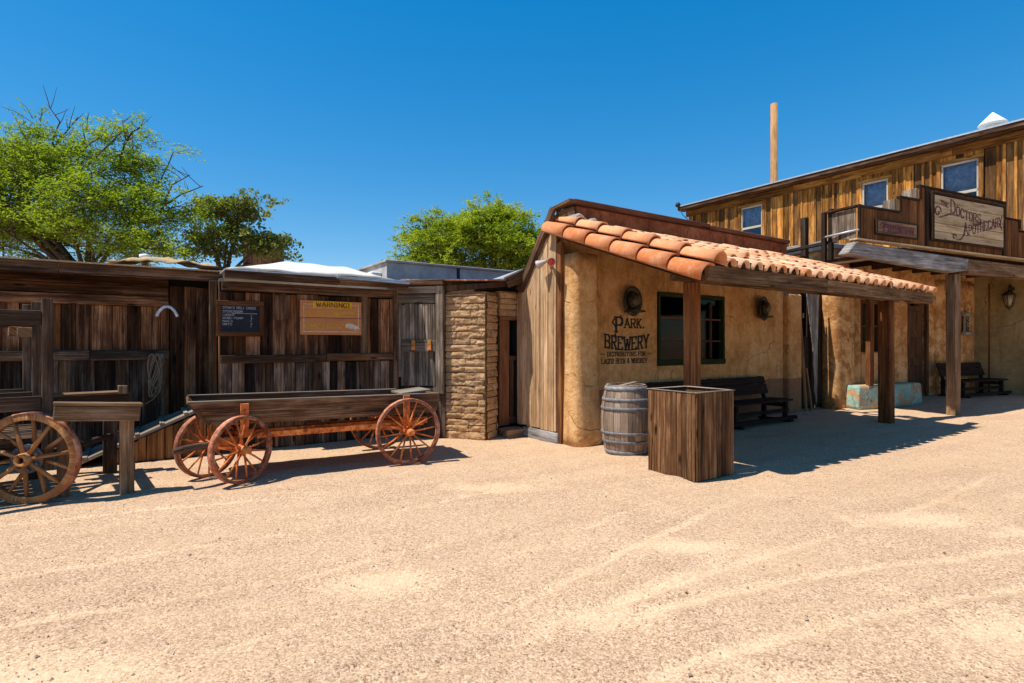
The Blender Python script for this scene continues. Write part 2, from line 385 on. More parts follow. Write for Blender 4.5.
def ground_mat():
    t = NT('sandy gravel'); geo = t.n('ShaderNodeNewGeometry').outputs['Position']
    mp = t.n('ShaderNodeMapping'); t.set(mp.inputs['Vector'], geo); mp.inputs['Rotation'].default_value = (0, 0, rad(-27))
    ax = mp.outputs[0]
    def vor(scale):
        v = t.n('ShaderNodeTexVoronoi'); t.set(v.inputs['Vector'], geo); v.inputs['Scale'].default_value = scale
        return v.outputs['Distance'], t.n('ShaderNodeSeparateColor', i0=v.outputs['Color']).outputs
    pat = t.noise(geo, .75, 7, .66); mid = t.noise(geo, 5, 6, .68); fine = t.noise(geo, 46, 5, .8)
    tr = t.noise(t.scale(ax, (.22, 2.1, 1)), 1, 6, .66)
    d1, c1 = vor(78); d2, c2 = vor(150)
    loose = t.math('ADD', t.math('MULTIPLY', tr, .45), t.math('ADD', t.math('MULTIPLY', pat, .35), t.math('MULTIPLY', fine, .2)))
    gr = t.rng(loose, .42, .58, 1, .6)            # 1 = gravelly, 0 = smooth trodden sand
    trk = t.n('ShaderNodeAttribute', _attribute_name='worn').outputs['Fac']
    worn = t.rng(t.math('ADD', trk, t.math('MULTIPLY', t.math('SUBTRACT', t.math('ADD', t.math('MULTIPLY', mid, .5), t.math('MULTIPLY', fine, .5)), .5), 2.2)), .28, .7, 0, .95)
    gr = t.math('MULTIPLY', gr, t.math('SUBTRACT', 1., t.math('MULTIPLY', worn, .95)))
    grain = t.math('ADD', t.math('MULTIPLY', c1[0], .5), t.math('MULTIPLY', c2[0], .5))
    g = t.math('ADD', t.math('MULTIPLY', grain, .62), t.math('MULTIPLY', fine, .38))
    gcol = t.ramp(g, [(.2, (.14, .08, .047)), (.36, (.35, .215, .126)), (.52, (.48, .31, .19)), (.76, (.64, .46, .31))])
    scol = t.ramp(t.math('ADD', t.math('MULTIPLY', fine, .6), t.math('MULTIPLY', grain, .4)), [(.36, (.52, .35, .205)), (.5, (.61, .425, .26)), (.65, (.68, .49, .315))])
    col = t.mix(gr, scol, gcol)
    col = t.mix(t.rng(pat, .5, .68, 0, .22), col, (.42, .26, .14))
    on = t.math('MULTIPLY', t.math('LESS_THAN', d1, .28), t.math('LESS_THAN', c1[1], t.math('MULTIPLY_ADD', gr, .1, .0)))
    col = t.mix(t.math('MULTIPLY', on, .8), col, t.ramp(c1[2], [(0, (.1, .065, .045)), (.6, (.25, .165, .11)), (1, (.62, .52, .44))]))
    h = t.math('ADD', t.math('MULTIPLY', fine, 1.), t.math('MULTIPLY', t.math('SUBTRACT', 1., d1), .25))
    h = t.math('MULTIPLY', h, t.math('MULTIPLY_ADD', gr, .8, .35))
    h = t.math('ADD', h, t.math('ADD', t.math('MULTIPLY', mid, 1.2), t.math('MULTIPLY', on, .35)))
    t.bump(h, .6, .02)
    return t.out(col, .95, .06)
M['ground'] = ground_mat()
M['pebble'] = plain('pebbles', (.36, .25, .17), .9, vary=.5, sc_=90)

# ------------------------------------------------------------------ lettering (stroke capitals)
LET = {
 'A': [[(0, 0), (.5, 1)], [(1, 0), (.5, 1)], [(.2, .36), (.8, .36)]],
 'B': [[(.12, 0), (.12, 1)], [(.12, 1), (.7, 1), (.9, .85), (.88, .65), (.7, .53), (.12, .53)], [(.7, .53), (.95, .38), (.95, .15), (.75, 0), (.12, 0)]],
 'C': [[(.95, .78), (.75, 1), (.3, 1), (.06, .75), (.06, .25), (.3, 0), (.75, 0), (.95, .22)]],
 'D': [[(.12, 0), (.12, 1)], [(.12, 1), (.62, 1), (.92, .75), (.92, .25), (.62, 0), (.12, 0)]],
 'E': [[(.12, 0), (.12, 1)], [(.12, 1), (.9, 1), (.9, .85)], [(.12, .52), (.7, .52)], [(.12, 0), (.92, 0), (.92, .15)]],
 'F': [[(.12, 0), (.12, 1)], [(.12, 1), (.9, 1), (.9, .85)], [(.12, .52), (.7, .52)]],
 'G': [[(.92, .8), (.72, 1), (.3, 1), (.06, .75), (.06, .25), (.3, 0), (.72, 0), (.92, .2), (.92, .42), (.58, .42)]],
 'H': [[(.12, 0), (.12, 1)], [(.88, 0), (.88, 1)], [(.12, .52), (.88, .52)]],
 'I': [[(.5, 0), (.5, 1)]], 'K': [[(.12, 0), (.12, 1)], [(.88, 1), (.14, .42)], [(.35, .58), (.92, 0)]],
 'L': [[(.12, 0), (.12, 1)], [(.12, 0), (.9, 0), (.9, .16)]],
 'M': [[(.06, 0), (.1, 1)], [(.1, 1), (.5, .25)], [(.5, .25), (.9, 1)], [(.94, 0), (.9, 1)]],
 'N': [[(.1, 0), (.1, 1)], [(.1, 1), (.9, 0)], [(.9, 0), (.9, 1)]],
 'O': [[(.3, 0), (.06, .25), (.06, .75), (.3, 1), (.7, 1), (.94, .75), (.94, .25), (.7, 0), (.3, 0)]],
 'P': [[(.12, 0), (.12, 1)], [(.12, 1), (.7, 1), (.92, .85), (.92, .6), (.7, .45), (.12, .45)]],
 'R': [[(.12, 0), (.12, 1)], [(.12, 1), (.7, 1), (.9, .85), (.9, .63), (.7, .5), (.12, .5)], [(.5, .5), (.95, 0)]],
 'S': [[(.9, .8), (.7, 1), (.3, 1), (.08, .82), (.12, .62), (.85, .4), (.93, .2), (.7, 0), (.3, 0), (.07, .2)]],
 'T': [[(.5, 0), (.5, 1)], [(.03, .83), (.03, 1), (.97, 1), (.97, .83)]],
 'U': [[(.1, 1), (.1, .25), (.3, 0), (.7, 0), (.9, .25), (.9, 1)]],
 'W': [[(0, 1), (.25, 0)], [(.25, 0), (.5, .8)], [(.5, .8), (.75, 0)], [(.75, 0), (1, 1)]],
 'Y': [[(0, 1), (.5, .48)], [(1, 1), (.5, .48)], [(.5, .48), (.5, 0)]],
 '&': [[(.95, 0), (.25, .75), (.35, 1), (.6, 1), (.68, .8), (.1, .35), (.12, .1), (.35, 0), (.6, .05), (.92, .42)]],
 '!': [[(.5, .3), (.5, 1)], [(.5, 0), (.5, .12)]], '-': [[(.1, .5), (.9, .5)]], "'": [[(.5, .75), (.5, 1)]], '.': [[(.45, 0), (.45, .12)]], '1': [[(.5, 0), (.5, 1)]], '2': [[(.1, .8), (.4, 1), (.85, .8), (.1, 0), (.9, 0)]], '4': [[(.7, 0), (.7, 1), (.1, .3), (.9, .3)]], '6': [[(.8, 1), (.15, .4), (.3, 0), (.8, .1), (.8, .45), (.2, .45)]],
}
def text(mb, s, org, ex, ey, en, h, wf=.7, t=.14, serif=True, gap=.25, arc=None, thick=.004, caps=1.0, width=None):
    """org: left baseline; ex right, ey up, en outward. arc(x01)->dy ; first letters of words enlarged by caps"""
    ex, ey, en = V(ex), V(ey), V(en); x = 0.; pos = []
    prev = ' '
    for ch in s:
        k = caps if (prev == ' ' and ch != ' ' and caps != 1.0) else 1.
        w = h*wf*k*(.45 if ch in "I!'.1" else .55 if ch == ' ' else 1.25 if ch in 'WM' else 1)
        pos.append((ch, x, w, k)); x += w + h*wf*gap; prev = ch
    tot = x - h*wf*gap; sx = 1 if width is None else width/tot
    cnt = 0
    for ch, x0, w, k in pos:
        hh = h*k
        for st in LET.get(ch, []):
            dy = (lambda q: arc((x0+q)/tot) if arc else 0)
            pts = []
            for px_, py_ in st: pts.append((x0+px_*w, py_*hh+dy(px_*w)))
            for a, b in zip(pts[:-1], pts[1:]):
                dx, dyy = b[0]-a[0], b[1]-a[1]; L = math.hypot(dx, dyy)
                if L < 1e-6: continue
                vert = abs(dyy) > abs(dx)*.8
                tw = h*t*(1. if vert else .62); nx, ny = -dyy/L*tw/2, dx/L*tw/2; e = tw*.3
                ux, uy = dx/L*e, dyy/L*e
                q = [(a[0]-ux+nx, a[1]-uy+ny), (a[0]-ux-nx, a[1]-uy-ny), (b[0]+ux-nx, b[1]+uy-ny), (b[0]+ux+nx, b[1]+uy+ny)]
                lift = en*(.0006*(cnt % 7)); cnt += 1
                mb.prism([V(org)+ex*(p[0]*sx)+ey*p[1]+lift for p in q], en*thick, .5)
            if serif:
                for p, o in ((pts[0], pts[1]), (pts[-1], pts[-2])):
                    if abs(o[1]-p[1]) > .3*hh and ch not in 'OCGS&':
                        q = [(p[0]-h*t*.95, p[1]-h*t*.25), (p[0]+h*t*.95, p[1]-h*t*.25), (p[0]+h*t*.95, p[1]+h*t*.25), (p[0]-h*t*.95, p[1]+h*t*.25)]
                        lift = en*(.0006*(cnt % 7)+.0003); cnt += 1
                        mb.prism([V(org)+ex*(c[0]*sx)+ey*c[1]+lift for c in q], en*thick, .5)
    return tot*sx

# ------------------------------------------------------------------ board helpers
def boards(mb, p0, p1, z0, z1, wd, th, n, gap=.006, jit=.004, zj=.02, tj=.008, lean=.004):
    """vertical boards from p0 to p1 (u,w), n=outward normal (u,w); z0,z1 numbers or functions of fraction"""
    p0, p1, n = V((*p0, 0)), V((*p1, 0)), V((*n, 0)).normalized(); L = (p1-p0).length; d = (p1-p0)/L
    x = 0
    while x < L-.02:
        w = min(wd*R.uniform(.75, 1.25), L-x)
        if L-x-w < wd*.4: w = L-x
        za = z0(( x+w/2)/L) if callable(z0) else z0; zb = z1
        a, b = x+gap/2, x+w-gap/2; t = th+R.uniform(0, tj); za += R.uniform(0, zj)
        c = []
        ztop = [(z1(a/L), z1(b/L)) if callable(z1) else (z1, z1)][0]; dz = R.uniform(-zj, 0); l = R.uniform(-lean, lean)
        for i in range(8):
            q = p0 + d*((b if i & 1 else a) + (l if i & 4 else 0)) + n*(t if i & 2 else 0)
            z = ((ztop[1] if i & 1 else ztop[0])+dz) if i & 4 else za
            c.append(V((q.x, q.y, z)) + V([R.uniform(-jit, jit)*.4 for _ in range(3)]))
        mb.hexa(c, 2); x += w

def wheel(parent, c, axis, Rr, rimw, rimh, ns, sr, hubr, hubl, mrim, mspoke, mhub, mtyre, flange=None, phase=0.):
    c, axis = V(c), V(axis).normalized(); up = V((0, 0, 1)); e1 = axis.cross(up).normalized()
    b = MB(); b.lathe(c, axis, [(Rr-rimh, -rimw/2), (Rr-.012, -rimw/2), (Rr-.012, rimw/2), (Rr-rimh, rimw/2)], 48, loop=True)
    wh = part('wheel', b, mrim, parent, .004)
    b = MB(); b.lathe(c, axis, [(Rr-.0115, -rimw*.54), (Rr, -rimw*.54), (Rr, rimw*.54), (Rr-.0115, rimw*.54)], 48, loop=True)
    part('tyre', b, mtyre, wh)
    for k in range(ns):
        a = 2*math.pi*k/ns+phase; d = e1*math.cos(a)+up*math.sin(a); s = axis*(hubl*.18*(1 if k % 2 else -1))
        b = MB(); b.tube([c+d*hubr*.7+s, c+d*(hubr+(Rr-rimh-hubr)*.5)+s*.6, c+d*(Rr-rimh+.005)], [sr*1.15, sr, sr*.85], 7)
        part('spoke', b, mspoke, wh)
    b = MB(); b.lathe(c, axis, [(hubr*.6, -.03), (hubr*.6, .2)] if flange else [(hubr*.45, -hubl*.62), (hubr*.7, -hubl*.6), (hubr*.75, -hubl*.3), (hubr, -hubl*.2), (hubr, hubl*.2), (hubr*.75, hubl*.3), (hubr*.7, hubl*.6), (hubr*.45, hubl*.62), (hubr*.42, hubl*.4)], 18)
    part('hub', b, mhub, wh)
    if flange:
        b = MB(); b.lathe(c-axis*rimw*.5, axis, [(flange, -.012), (flange, .012)], 16)
        for k in range(ns//2):
            a = 2*math.pi*(k+.5)/(ns//2); d = e1*math.cos(a)+up*math.sin(a)
            b.lathe(c-axis*(rimw*.5+.02)+d*flange*.78, axis, [(.016, -.018), (.016, .01)], 6)
        part('hub_plate', b, M['hubiron'], wh)
        b = MB(); b.lathe(c-axis*rimw*.5, axis, [(.058, -.1), (.066, -.075), (.066, -.013), (.034, -.013), (.034, -.1)], 16, loop=True)
        part('hub_pipe', b, M['wheelwood'], wh)
    return wh
# ------------------------------------------------------------------ ground
def build_ground():
    def axis(lo, hi, step, far):
        a = list(np.arange(lo, hi, step)); s = step; x = hi
        while x < far: a.append(x); s *= 1.35; x += s
        s = step; x = lo; pre = []
        while x > -far: s *= 1.35; x -= s; pre.append(x)
        return np.array(pre[::-1]+a+[far])
    xs = axis(-9, 19, .075, 400); ys = axis(1.2, 15.5, .06, 400)
    X, Y = np.meshgrid(xs, ys)
    Z = np.zeros_like(X)
    ca, sa = math.cos(rad(27)), math.sin(rad(27))
    P = X*ca+Y*sa; Q = -X*sa+Y*ca
    rs = np.random.RandomState(3)
    def vnoise(A, B, sc_, seed):
        r = np.random.RandomState(seed); G = r.rand(256, 256)
        a = A*sc_; b = B*sc_; ia = np.floor(a).astype(int); ib = np.floor(b).astype(int); fa = a-ia; fb = b-ib
        fa = fa*fa*(3-2*fa); fb = fb*fb*(3-2*fb); g = lambda i, j: G[i % 256, j % 256]
        return (g(ia, ib)*(1-fa)+g(ia+1, ib)*fa)*(1-fb)+(g(ia, ib+1)*(1-fa)+g(ia+1, ib+1)*fa)*fb-.5
    near = np.clip((18-np.abs(X-4))/6, 0, 1)*np.clip((16-Y)/2, 0, 1)*np.clip((Y-.5), 0, 1)
    Z += near*(.035*vnoise(X, Y, .8, 1) + .022*vnoise(X, Y, 3.1, 2) + .013*vnoise(X, Y, 8, 4))
    Z += near*(.03*vnoise(P*.25, Q, 2.2, 5))
    worn = np.zeros_like(Z)
    for x0, y0, ang, wd, cv in ((-.09, 4.06, 40, .05, .02), (.32, 3.64, 42, .09, .02), (-1.6, 4.9, 36, .07, .03), (1.9, 3.1, 21, .1, -.02), (2.2, 3.75, 19, .12, -.02), (-2.5, 3.3, 28, .1, .03), (-.6, 2.6, 30, .12, .02), (3.2, 4.9, 33, .1, .01), (-3.5, 5.2, 24, .06, .0)):
        c_, s_ = math.cos(rad(ang)), math.sin(rad(ang)); p_ = (X-x0)*c_+(Y-y0)*s_; q_ = -(X-x0)*s_+(Y-y0)*c_-cv*p_**2-.06*np.sin(p_*.9+x0)
        fade = np.exp(-(p_/3.2)**4); wd = wd*.6; m = np.exp(-(q_/wd)**2)*fade*(.55+.9*np.clip(vnoise(P, Q, .9, 12)+.3, 0, 1))
        Z -= near*.014*m; Z += near*.009*np.exp(-((np.abs(q_)-wd*1.7)/(wd*.6))**2)*fade
        worn = np.maximum(worn, m*.62)
    for x0, y0, rx, ry in ((1.3, 4.28, .62, .2), (3.6, 4.95, .75, .25), (4.35, 4.6, .5, .16), (.5, 3.2, .4, .18), (-.9, 3.7, .5, .2), (2.9, 3.0, .8, .3), (6.2, 5.6, 1.0, .3), (-2.3, 2.6, .8, .3), (-.2, 6.1, .7, .25), (1.2, 2.5, .5, .25)):
        worn = np.maximum(worn, .7*np.exp(-(((X-x0)/rx)**2+((Y-y0)/ry)**2)))
    # level the ground where the buildings stand
    U_ = X*math.cos(TOWN.a)+Y*math.sin(TOWN.a); W_ = -X*math.sin(TOWN.a)+Y*math.cos(TOWN.a)
    Z *= np.clip((9.5-W_)/3, .25, 1)
    q = np.clip((U_-15.6)/2.6, 0, 1); Z += .19*q*q*(3-2*q)*np.clip((W_-2.5)/2.2, 0, 1)
    nx, ny = len(xs), len(ys)
    v = np.stack([X, Y, Z], -1).reshape(-1, 3)
    i = np.arange(ny-1)[:, None]*nx+np.arange(nx-1)[None]
    f = np.stack([i, i+1, i+nx+1, i+nx], -1).reshape(-1, 4)
    me = D.meshes.new('ground'); me.from_pydata(v.tolist(), [], f.tolist())
    me.polygons.foreach_set('use_smooth', [True]*len(f)); me.materials.append(M['ground'])
    at = me.attributes.new('worn', 'FLOAT', 'POINT'); at.data.foreach_set('value', worn.reshape(-1))
    o = D.objects.new('ground', me); COL.objects.link(o); o['kind'] = 'structure'
    # loose pebbles
    mb = []; mf = []
    rp = random.Random(5)
    for k in range(5200):
        y = 1.9+10*rp.random()**1.8; x = rp.uniform(-1.05, 1.05)*(y+.5)
        if TOWN.inv((x, y, 0))[1] > 6.6: continue
        s = rp.uniform(.003, .008) if rp.random() < .93 else rp.uniform(.009, .017)
        ix = int(np.clip(np.searchsorted(xs, x), 0, nx-1)); iy = int(np.clip(np.searchsorted(ys, y), 0, ny-1)); z = Z[iy, ix]
        b = len(mb); a = rp.random()*6.3
        for q in ((1, 0, 0), (-.8, .2, .1), (.1, .9, 0), (-.1, -.8, .1), (.1, 0, .75), (0, 0, -.5)):
            px_, py_ = q[0]*math.cos(a)-q[1]*math.sin(a), q[0]*math.sin(a)+q[1]*math.cos(a)
            mb.append((x+px_*s*rp.uniform(.7, 1.3), y+py_*s*rp.uniform(.7, 1.2), z+q[2]*s+.002))
        for t in ((0, 2, 4), (2, 1, 4), (1, 3, 4), (3, 0, 4), (2, 0, 5), (1, 2, 5), (3, 1, 5), (0, 3, 5)): mf.append(tuple(b+i for i in t))
    me = D.meshes.new('pebbles'); me.from_pydata(mb, [], mf); me.materials.append(M['pebble'])
    at = me.attributes.new('rnd', 'FLOAT', 'FACE'); at.data.foreach_set('value', [((i//8)*.618) % 1 for i in range(len(mf))])
    o = D.objects.new('pebbles', me); COL.objects.link(o); tag(o, 'loose pebbles scattered over the sandy ground', 'pebbles', kind='stuff')
build_ground()

T = TOWN
# ------------------------------------------------------------------ left shed
LW = 9.75
sh = thing('wooden_shed', 'long dark plank shed with low flat roof at the far left, horseshoe on its wall', 'shed', T, (-1.5, LW, 0))
b = MB(); boards(b, (-5, LW), (.35, LW), 1.42, 2.15, .21, .03, (0, -1)); boards(b, (.35, LW-.1), (.95, LW-.1), 0, 2.45, .16, .03, (0, -1)); part('plank_wall', b, M['shed'], sh, .003)
b = MB(); boards(b, (-5, LW), (.35, LW), 0, 1.38, .2, .03, (0, -1)); part('lower_planks', b, M['shed_low'], sh, .003)
b = MB(); b.box((-5, LW+.02, 0), (.95, LW+.06, 2.6)); part('backing', b, M['black'], sh)
b = MB()
for u in (-5, -2.6, -.6): b.box((u+.01, LW-.09, 1.36), (u+(2 if u < -1 else .95), LW-.03, 1.5), 0, .006)
part('rail', b, M['shed_low'], sh, .006)
b = MB(); z = 2.14
for h in (.15, .14, .16):
    b.box((-5, LW-.02-R.random()*.03, z), (.34, LW-.07-R.random()*.02, z+h-.008), 0, .006); z += h
part('top_boards', b, M['shed'], sh, .004)
b = MB()
for u0, u1 in ((-6, -3.2), (-3.2, -.9), (-.895, .97)): b.box((u0, 9.35, 2.52), (u1-.006+(.06 if u1 > 0 else 0), 9.4, 2.665), 0, .008)
b.box((.98, 9.41, 2.52), (1.03, LW-.02, 2.65)); part('roof_edge', b, M['beam'], sh, .006)
b = MB(); b.box((-6, 9.32, 2.67), (1.06, 13, 2.69)); part('roof', b, M['burlap'], sh)
b = MB(); b.box((.83, 9.22, 0), (.935, 9.34, 2.515), 2, .01); part('post', b, M['fascia'], sh, .008)
b = MB(); b.box((.95, 9.08, 0), (.99, LW-.2, 2.5), 2); part('return_wall', b, M['shed'], sh)
b = MB(); b.lathe((1.0, 9.32, 2.53), (0, 1, 0), [(.045, -.04), (.05, 0), (.02, .03)], 10); b.tube([(1.0, 9.3, 2.53), (1.02, 9.28, 2.47), (1.0, 9.29, 2.43)], .02, 6); part('roof_bracket', b, M['palemetal'], sh)
# boards and sacking lying on the roof
b = MB()
def sheet(mb, u0, u1, w0, w1, zf, nu=14, nw=6, th=.015):
    g = []
    for i in range(nu+1):
        g.append([V((u0+(u1-u0)*i/nu, w0+(w1-w0)*j/nw, zf(i/nu, j/nw))) for j in range(nw+1)])
    lo = [[p-V((0, 0, th)) for p in r] for r in g]
    rings = [g[i]+lo[i][::-1] for i in range(nu+1)]
    mb.ring_surface(rings, True, None, True, True)
sheet(b, -.38, 1.0, 9.36, 10.2, lambda x, y: 2.74+.13*math.sin(x*3.1)*(.35+y)+.07*noise.noise(V((x*5, y*4, 2)))+.03*noise.noise(V((x*14, y*9, 5))), 30, 12)
solo('burlap_sheet', b, M['burlap'], 'tan sacking sheet lying on the roof edge of the dark left shed', 'sheet', T)
b = MB(); b.beam((.55, 9.36, 2.73), (1.1, 9.42, 2.74), .2, .03, jit=.012)
solo('loose_board', b, M['cart'], 'short weathered boards lying at the right end of the left shed roof', 'board', T, bev=.003)
b = MB(); b.lathe((.05, 10.2, 2.6), (0, 0, 1), [(.06, 0), (.06, .3), (.075, .3), (.075, .36), (.0, .38)], 14)
solo('vent_pipe', b, M['white'], 'small white vent pipe poking up behind the left shed roof', 'vent', T)
# horseshoe
b = MB(); pts = []
for k in range(15):
    a = math.pi*(.08+.84*k/14); pts.append((.32+.135*math.cos(a), LW-.16, 1.97+.17*math.sin(a)**1.5))
b.tube(pts, [.022]*15, 6)
solo('horseshoe', b, M['horseshoe'], 'pale horseshoe nailed points down to the dark plank wall', 'horseshoe', T)
# rope
b = MB()
for k in range(7):
    ph = k*.6; hh = R.uniform(.34, .52); cx = .18+R.uniform(-.04, .04)
    b.tube([(cx+.06*math.sin(t*2*math.pi+ph)*(1+.4*math.sin(3*t)), LW-.13-.012*k*.5, 1.44-hh*(1-math.cos(t*2*math.pi))/1.6) for t in [i/16 for i in range(17)]], .012, 5)
b.tube([(.18, LW-.14, 1.3), (.21, LW-.15, 1.1), (.24, LW-.15, .9), (.15, LW-.17, .78), (.05, LW-.2, .72)], .012, 5)
solo('rope_coil', b, M['rope'], 'coil of old rope hanging on the rail above the ramp', 'rope', T)
# ramp
rp = thing('ramp', 'low wooden ramp with cleats rising to the right against the shed', 'ramp', T, (0, 8.9, 0))
b = MB()
for k in range(4): b.beam((-.8, 9.0+.2*k, .0), (.95, 9.0+.2*k, .78), .19, .04, jit=.006)
part('deck', b, M['ramp'], rp, .004)
for k in range(6):
    x = -.6+.28*k; z = .09+.125*k+.03; b = MB(); b.beam((x, 8.88, z), (x, 9.7, z), .05, .03, jit=.005); part('cleat', b, M['ramp'], rp, .003)
b = MB(); boards(b, (-.35, 8.93), (.95, 8.93), 0, lambda f: .17+f*.57, .1, .02, (0, -1), zj=.02); part('skirt', b, M['skirt'], rp, .003)

# ------------------------------------------------------------------ right shed
s2 = thing('plank_shed', 'dark plank shed with white canvas roof, chalkboard and warning sign on it', 'shed', T, (2.2, 9, 0))
b = MB(); boards(b, (.95, 9.0), (3.66, 9.0), 1.4, 2.36, .17, .03, (0, -1)); part('plank_wall', b, M['shed'], s2, .003)
b = MB(); boards(b, (.95, 9.0), (3.66, 9.0), 0, 1.31, .14, .03, (0, -1)); part('lower_planks', b, M['shed_low'], s2, .003)
b = MB(); b.box((.95, 9.02, 0), (3.66, 9.06, 2.5)); part('backing', b, M['black'], s2)
b = MB(); b.box((.95, 8.92, 1.3), (2.45, 8.97, 1.42), 0, .005); b.box((2.46, 8.92, 1.31), (3.6, 8.97, 1.43), 0, .005); part('rail', b, M['beam'], s2, .006)
b = MB(); b.box((.97, 8.93, 2.37), (3.64, 8.99, 2.5), 0, .006); part('top_beam', b, M['beam'], s2, .006)
b = MB(); b.box((.98, 8.72, 2.52), (2.6, 8.78, 2.63), 0, .006); b.box((2.605, 8.72, 2.52), (3.8, 8.77, 2.6), 0, .006); part('roof_edge', b, M['beam'], s2, .006)
b = MB(); b.box((.98, 8.7, 2.635), (3.9, 12.0, 2.655)); part('roof', b, M['roofmetal'], s2)
b = MB(); b.beam((2.55, 8.68, 2.63), (3.75, 8.66, 2.6), .06, .03, jit=.006); part('flashing', b, M['roofmetal'], s2)
b = MB(); b.box((3.02, 8.93, 1.42), (3.14, 8.965, 2.36), 2, .01); part('patch_board', b, M['fascia'], s2, .004)
b = MB(); b.box((1.68, 8.93, 1.95), (1.8, 8.965, 2.33), 2, .008); b.box((1.81, 8.94, 1.97), (1.91, 8.965, 2.34), 2, .008); part('grey_patch_board', b, M['beam'], s2, .004)
b = MB(); b.box((3.58, 8.9, 0), (3.66, 8.99, 2.5), 2, .008); part('corner_post', b, M['beam'], s2, .005)
b = MB()
def dome(x, y):
    e = .4+.6*min(1, (x/.45))**.8 if x < .45 else 1.
    if x > .86: e *= max(0, 1-((x-.86)/.14)**2)**.5
    return 2.68+.4*e*min(1, y*1.5+.05)+.012*math.sin(11*x+4*y)+.006*math.sin(31*x-9*y)
sheet(b, 1.06, 3.6, 8.8, 11.6, lambda x, y: dome(x, y), 22, 12, .03)
solo('canvas_cover', b, M['canvas'], 'white canvas bulging over the roof of the middle plank shed', 'canvas', T)
b = MB(); sheet(b, 3.3, 4.15, 9.6, 11.2, lambda x, y: 2.7+.16*math.sin(x*2.9+.2)*min(1, y*3+.1), 10, 6, .02)
solo('canvas_flap', b, M['canvas'], 'small white canvas hump right of the big canvas roof cover', 'canvas', T)
# chalkboard
def plate(u0, u1, z0, z1, w, th): 
    m = MB(); m.box((u0, w-th, z0), (u1, w, z1)); return m
cb = thing('chalkboard', 'framed black chalkboard with faint white writing on the plank shed', 'chalkboard', T, (1.21, 8.96, 1.72))
part('board', plate(.96, 1.47, 1.76, 2.16, 8.955, .012), M['slate'], cb)
b = MB()
for a, c in (((.9, 8.92, 2.15), (1.53, 8.955, 2.22)), ((.9, 8.92, 1.7), (1.53, 8.955, 1.77))): b.box(a, c, 0, .004)
for a, c in (((.9, 8.925, 1.772), (.965, 8.955, 2.148)), ((1.465, 8.925, 1.772), (1.53, 8.955, 2.148))): b.box(a, c, 2, .004)
part('frame', b, M['framewood'], cb, .006)
b = MB()
for i, (s, wd) in enumerate((("STAN'S DELIVERIES", .44), ('STOREROOM', .26))): text(b, s, (.98, 8.942, 2.1-.055*i), (1, 0, 0), (0, 0, 1), (0, -1, 0), .032, t=.13, serif=False, width=wd, thick=.001)
for i, (s, wd) in enumerate((('LUMBER', .15), ('WIND-PUMP', .27), ('NAILS', .13), ('OATS', .12))): text(b, s, (.98, 8.942, 1.995-.045*i), (1, 0, 0), (0, 0, 1), (0, -1, 0), .03, t=.13, serif=False, width=wd, thick=.001)
for i, s in enumerate('24161'): text(b, s, (1.35, 8.942, 1.99-.04*i), (1, 0, 0), (0, 0, 1), (0, -1, 0), .028, t=.13, serif=False, thick=.001)
b.box((1.1, 8.941, 2.032), (1.44, 8.942, 2.037)); part('chalk_writing', b, M['chalk'], cb)
# warning sign
ws = thing('warning_sign', 'orange wooden WARNING sign with yellow lettering and white animal', 'sign', T, (2.54, 8.96, 1.72))
b = MB(); b.box((2.05, 8.925, 2.005), (3.02, 8.955, 2.27), 0, .002); b.box((2.05, 8.925, 1.73), (3.02, 8.955, 1.998), 0, .002); part('board', b, M['warnboard'], ws, .003)
b = MB(); b.box((2.24, 8.919, 2.155), (2.86, 8.9245, 2.262)); part('yellow_band', b, M['yellow'], ws)
b = MB(); text(b, 'WARNING!', (2.29, 8.918, 2.172), (1, 0, 0), (0, 0, 1), (0, -1, 0), .072, t=.17, serif=False, width=.53, thick=.001); part('warning_lettering', b, M['brickred'], ws)
b = MB(); text(b, 'PLEASE BEWARE OF', (2.14, 8.924, 2.045), (1, 0, 0), (0, 0, 1), (0, -1, 0), .06, t=.17, serif=True, width=.76, thick=.0015); part('yellow_lettering', b, M['yellow'], ws); b = MB(); text(b, 'ROAMING CATTLE', (2.1, 8.924, 1.845), (1, 0, 0), (0, 0, 1), (0, -1, 0), .06, t=.17, serif=True, width=.64, thick=.0015); part('yellow_lettering', b, M['yellow'], ws)
b = MB()
for a, c in (((2.1, 2.208), (2.235, 2.216)), ((2.865, 2.208), (2.97, 2.216)), ((2.1, 1.775), (2.97, 1.785)), ((2.1, 1.787), (2.108, 2.206)), ((2.962, 1.787), (2.97, 2.206))): b.box((a[0], 8.922, a[1]), (c[0], 8.9245, c[1]))
part('painted_border', b, M['cream'], ws)
b = MB(); b.prism([V((2.75+x*.24, 8.9205, 1.79+z*.13)) for x, z in ((0, .62), (.08, .95), (.3, 1), (.6, .85), (.85, .62), (1.0, .38), (.98, .3), (.82, .45), (.78, .2), (.7, .05), (.62, .1), (.6, .3), (.45, .34), (.3, .3), (.22, .42), (.06, .4))], (0, -.003, 0)); part('painted_animal', b, M['cream'], ws)

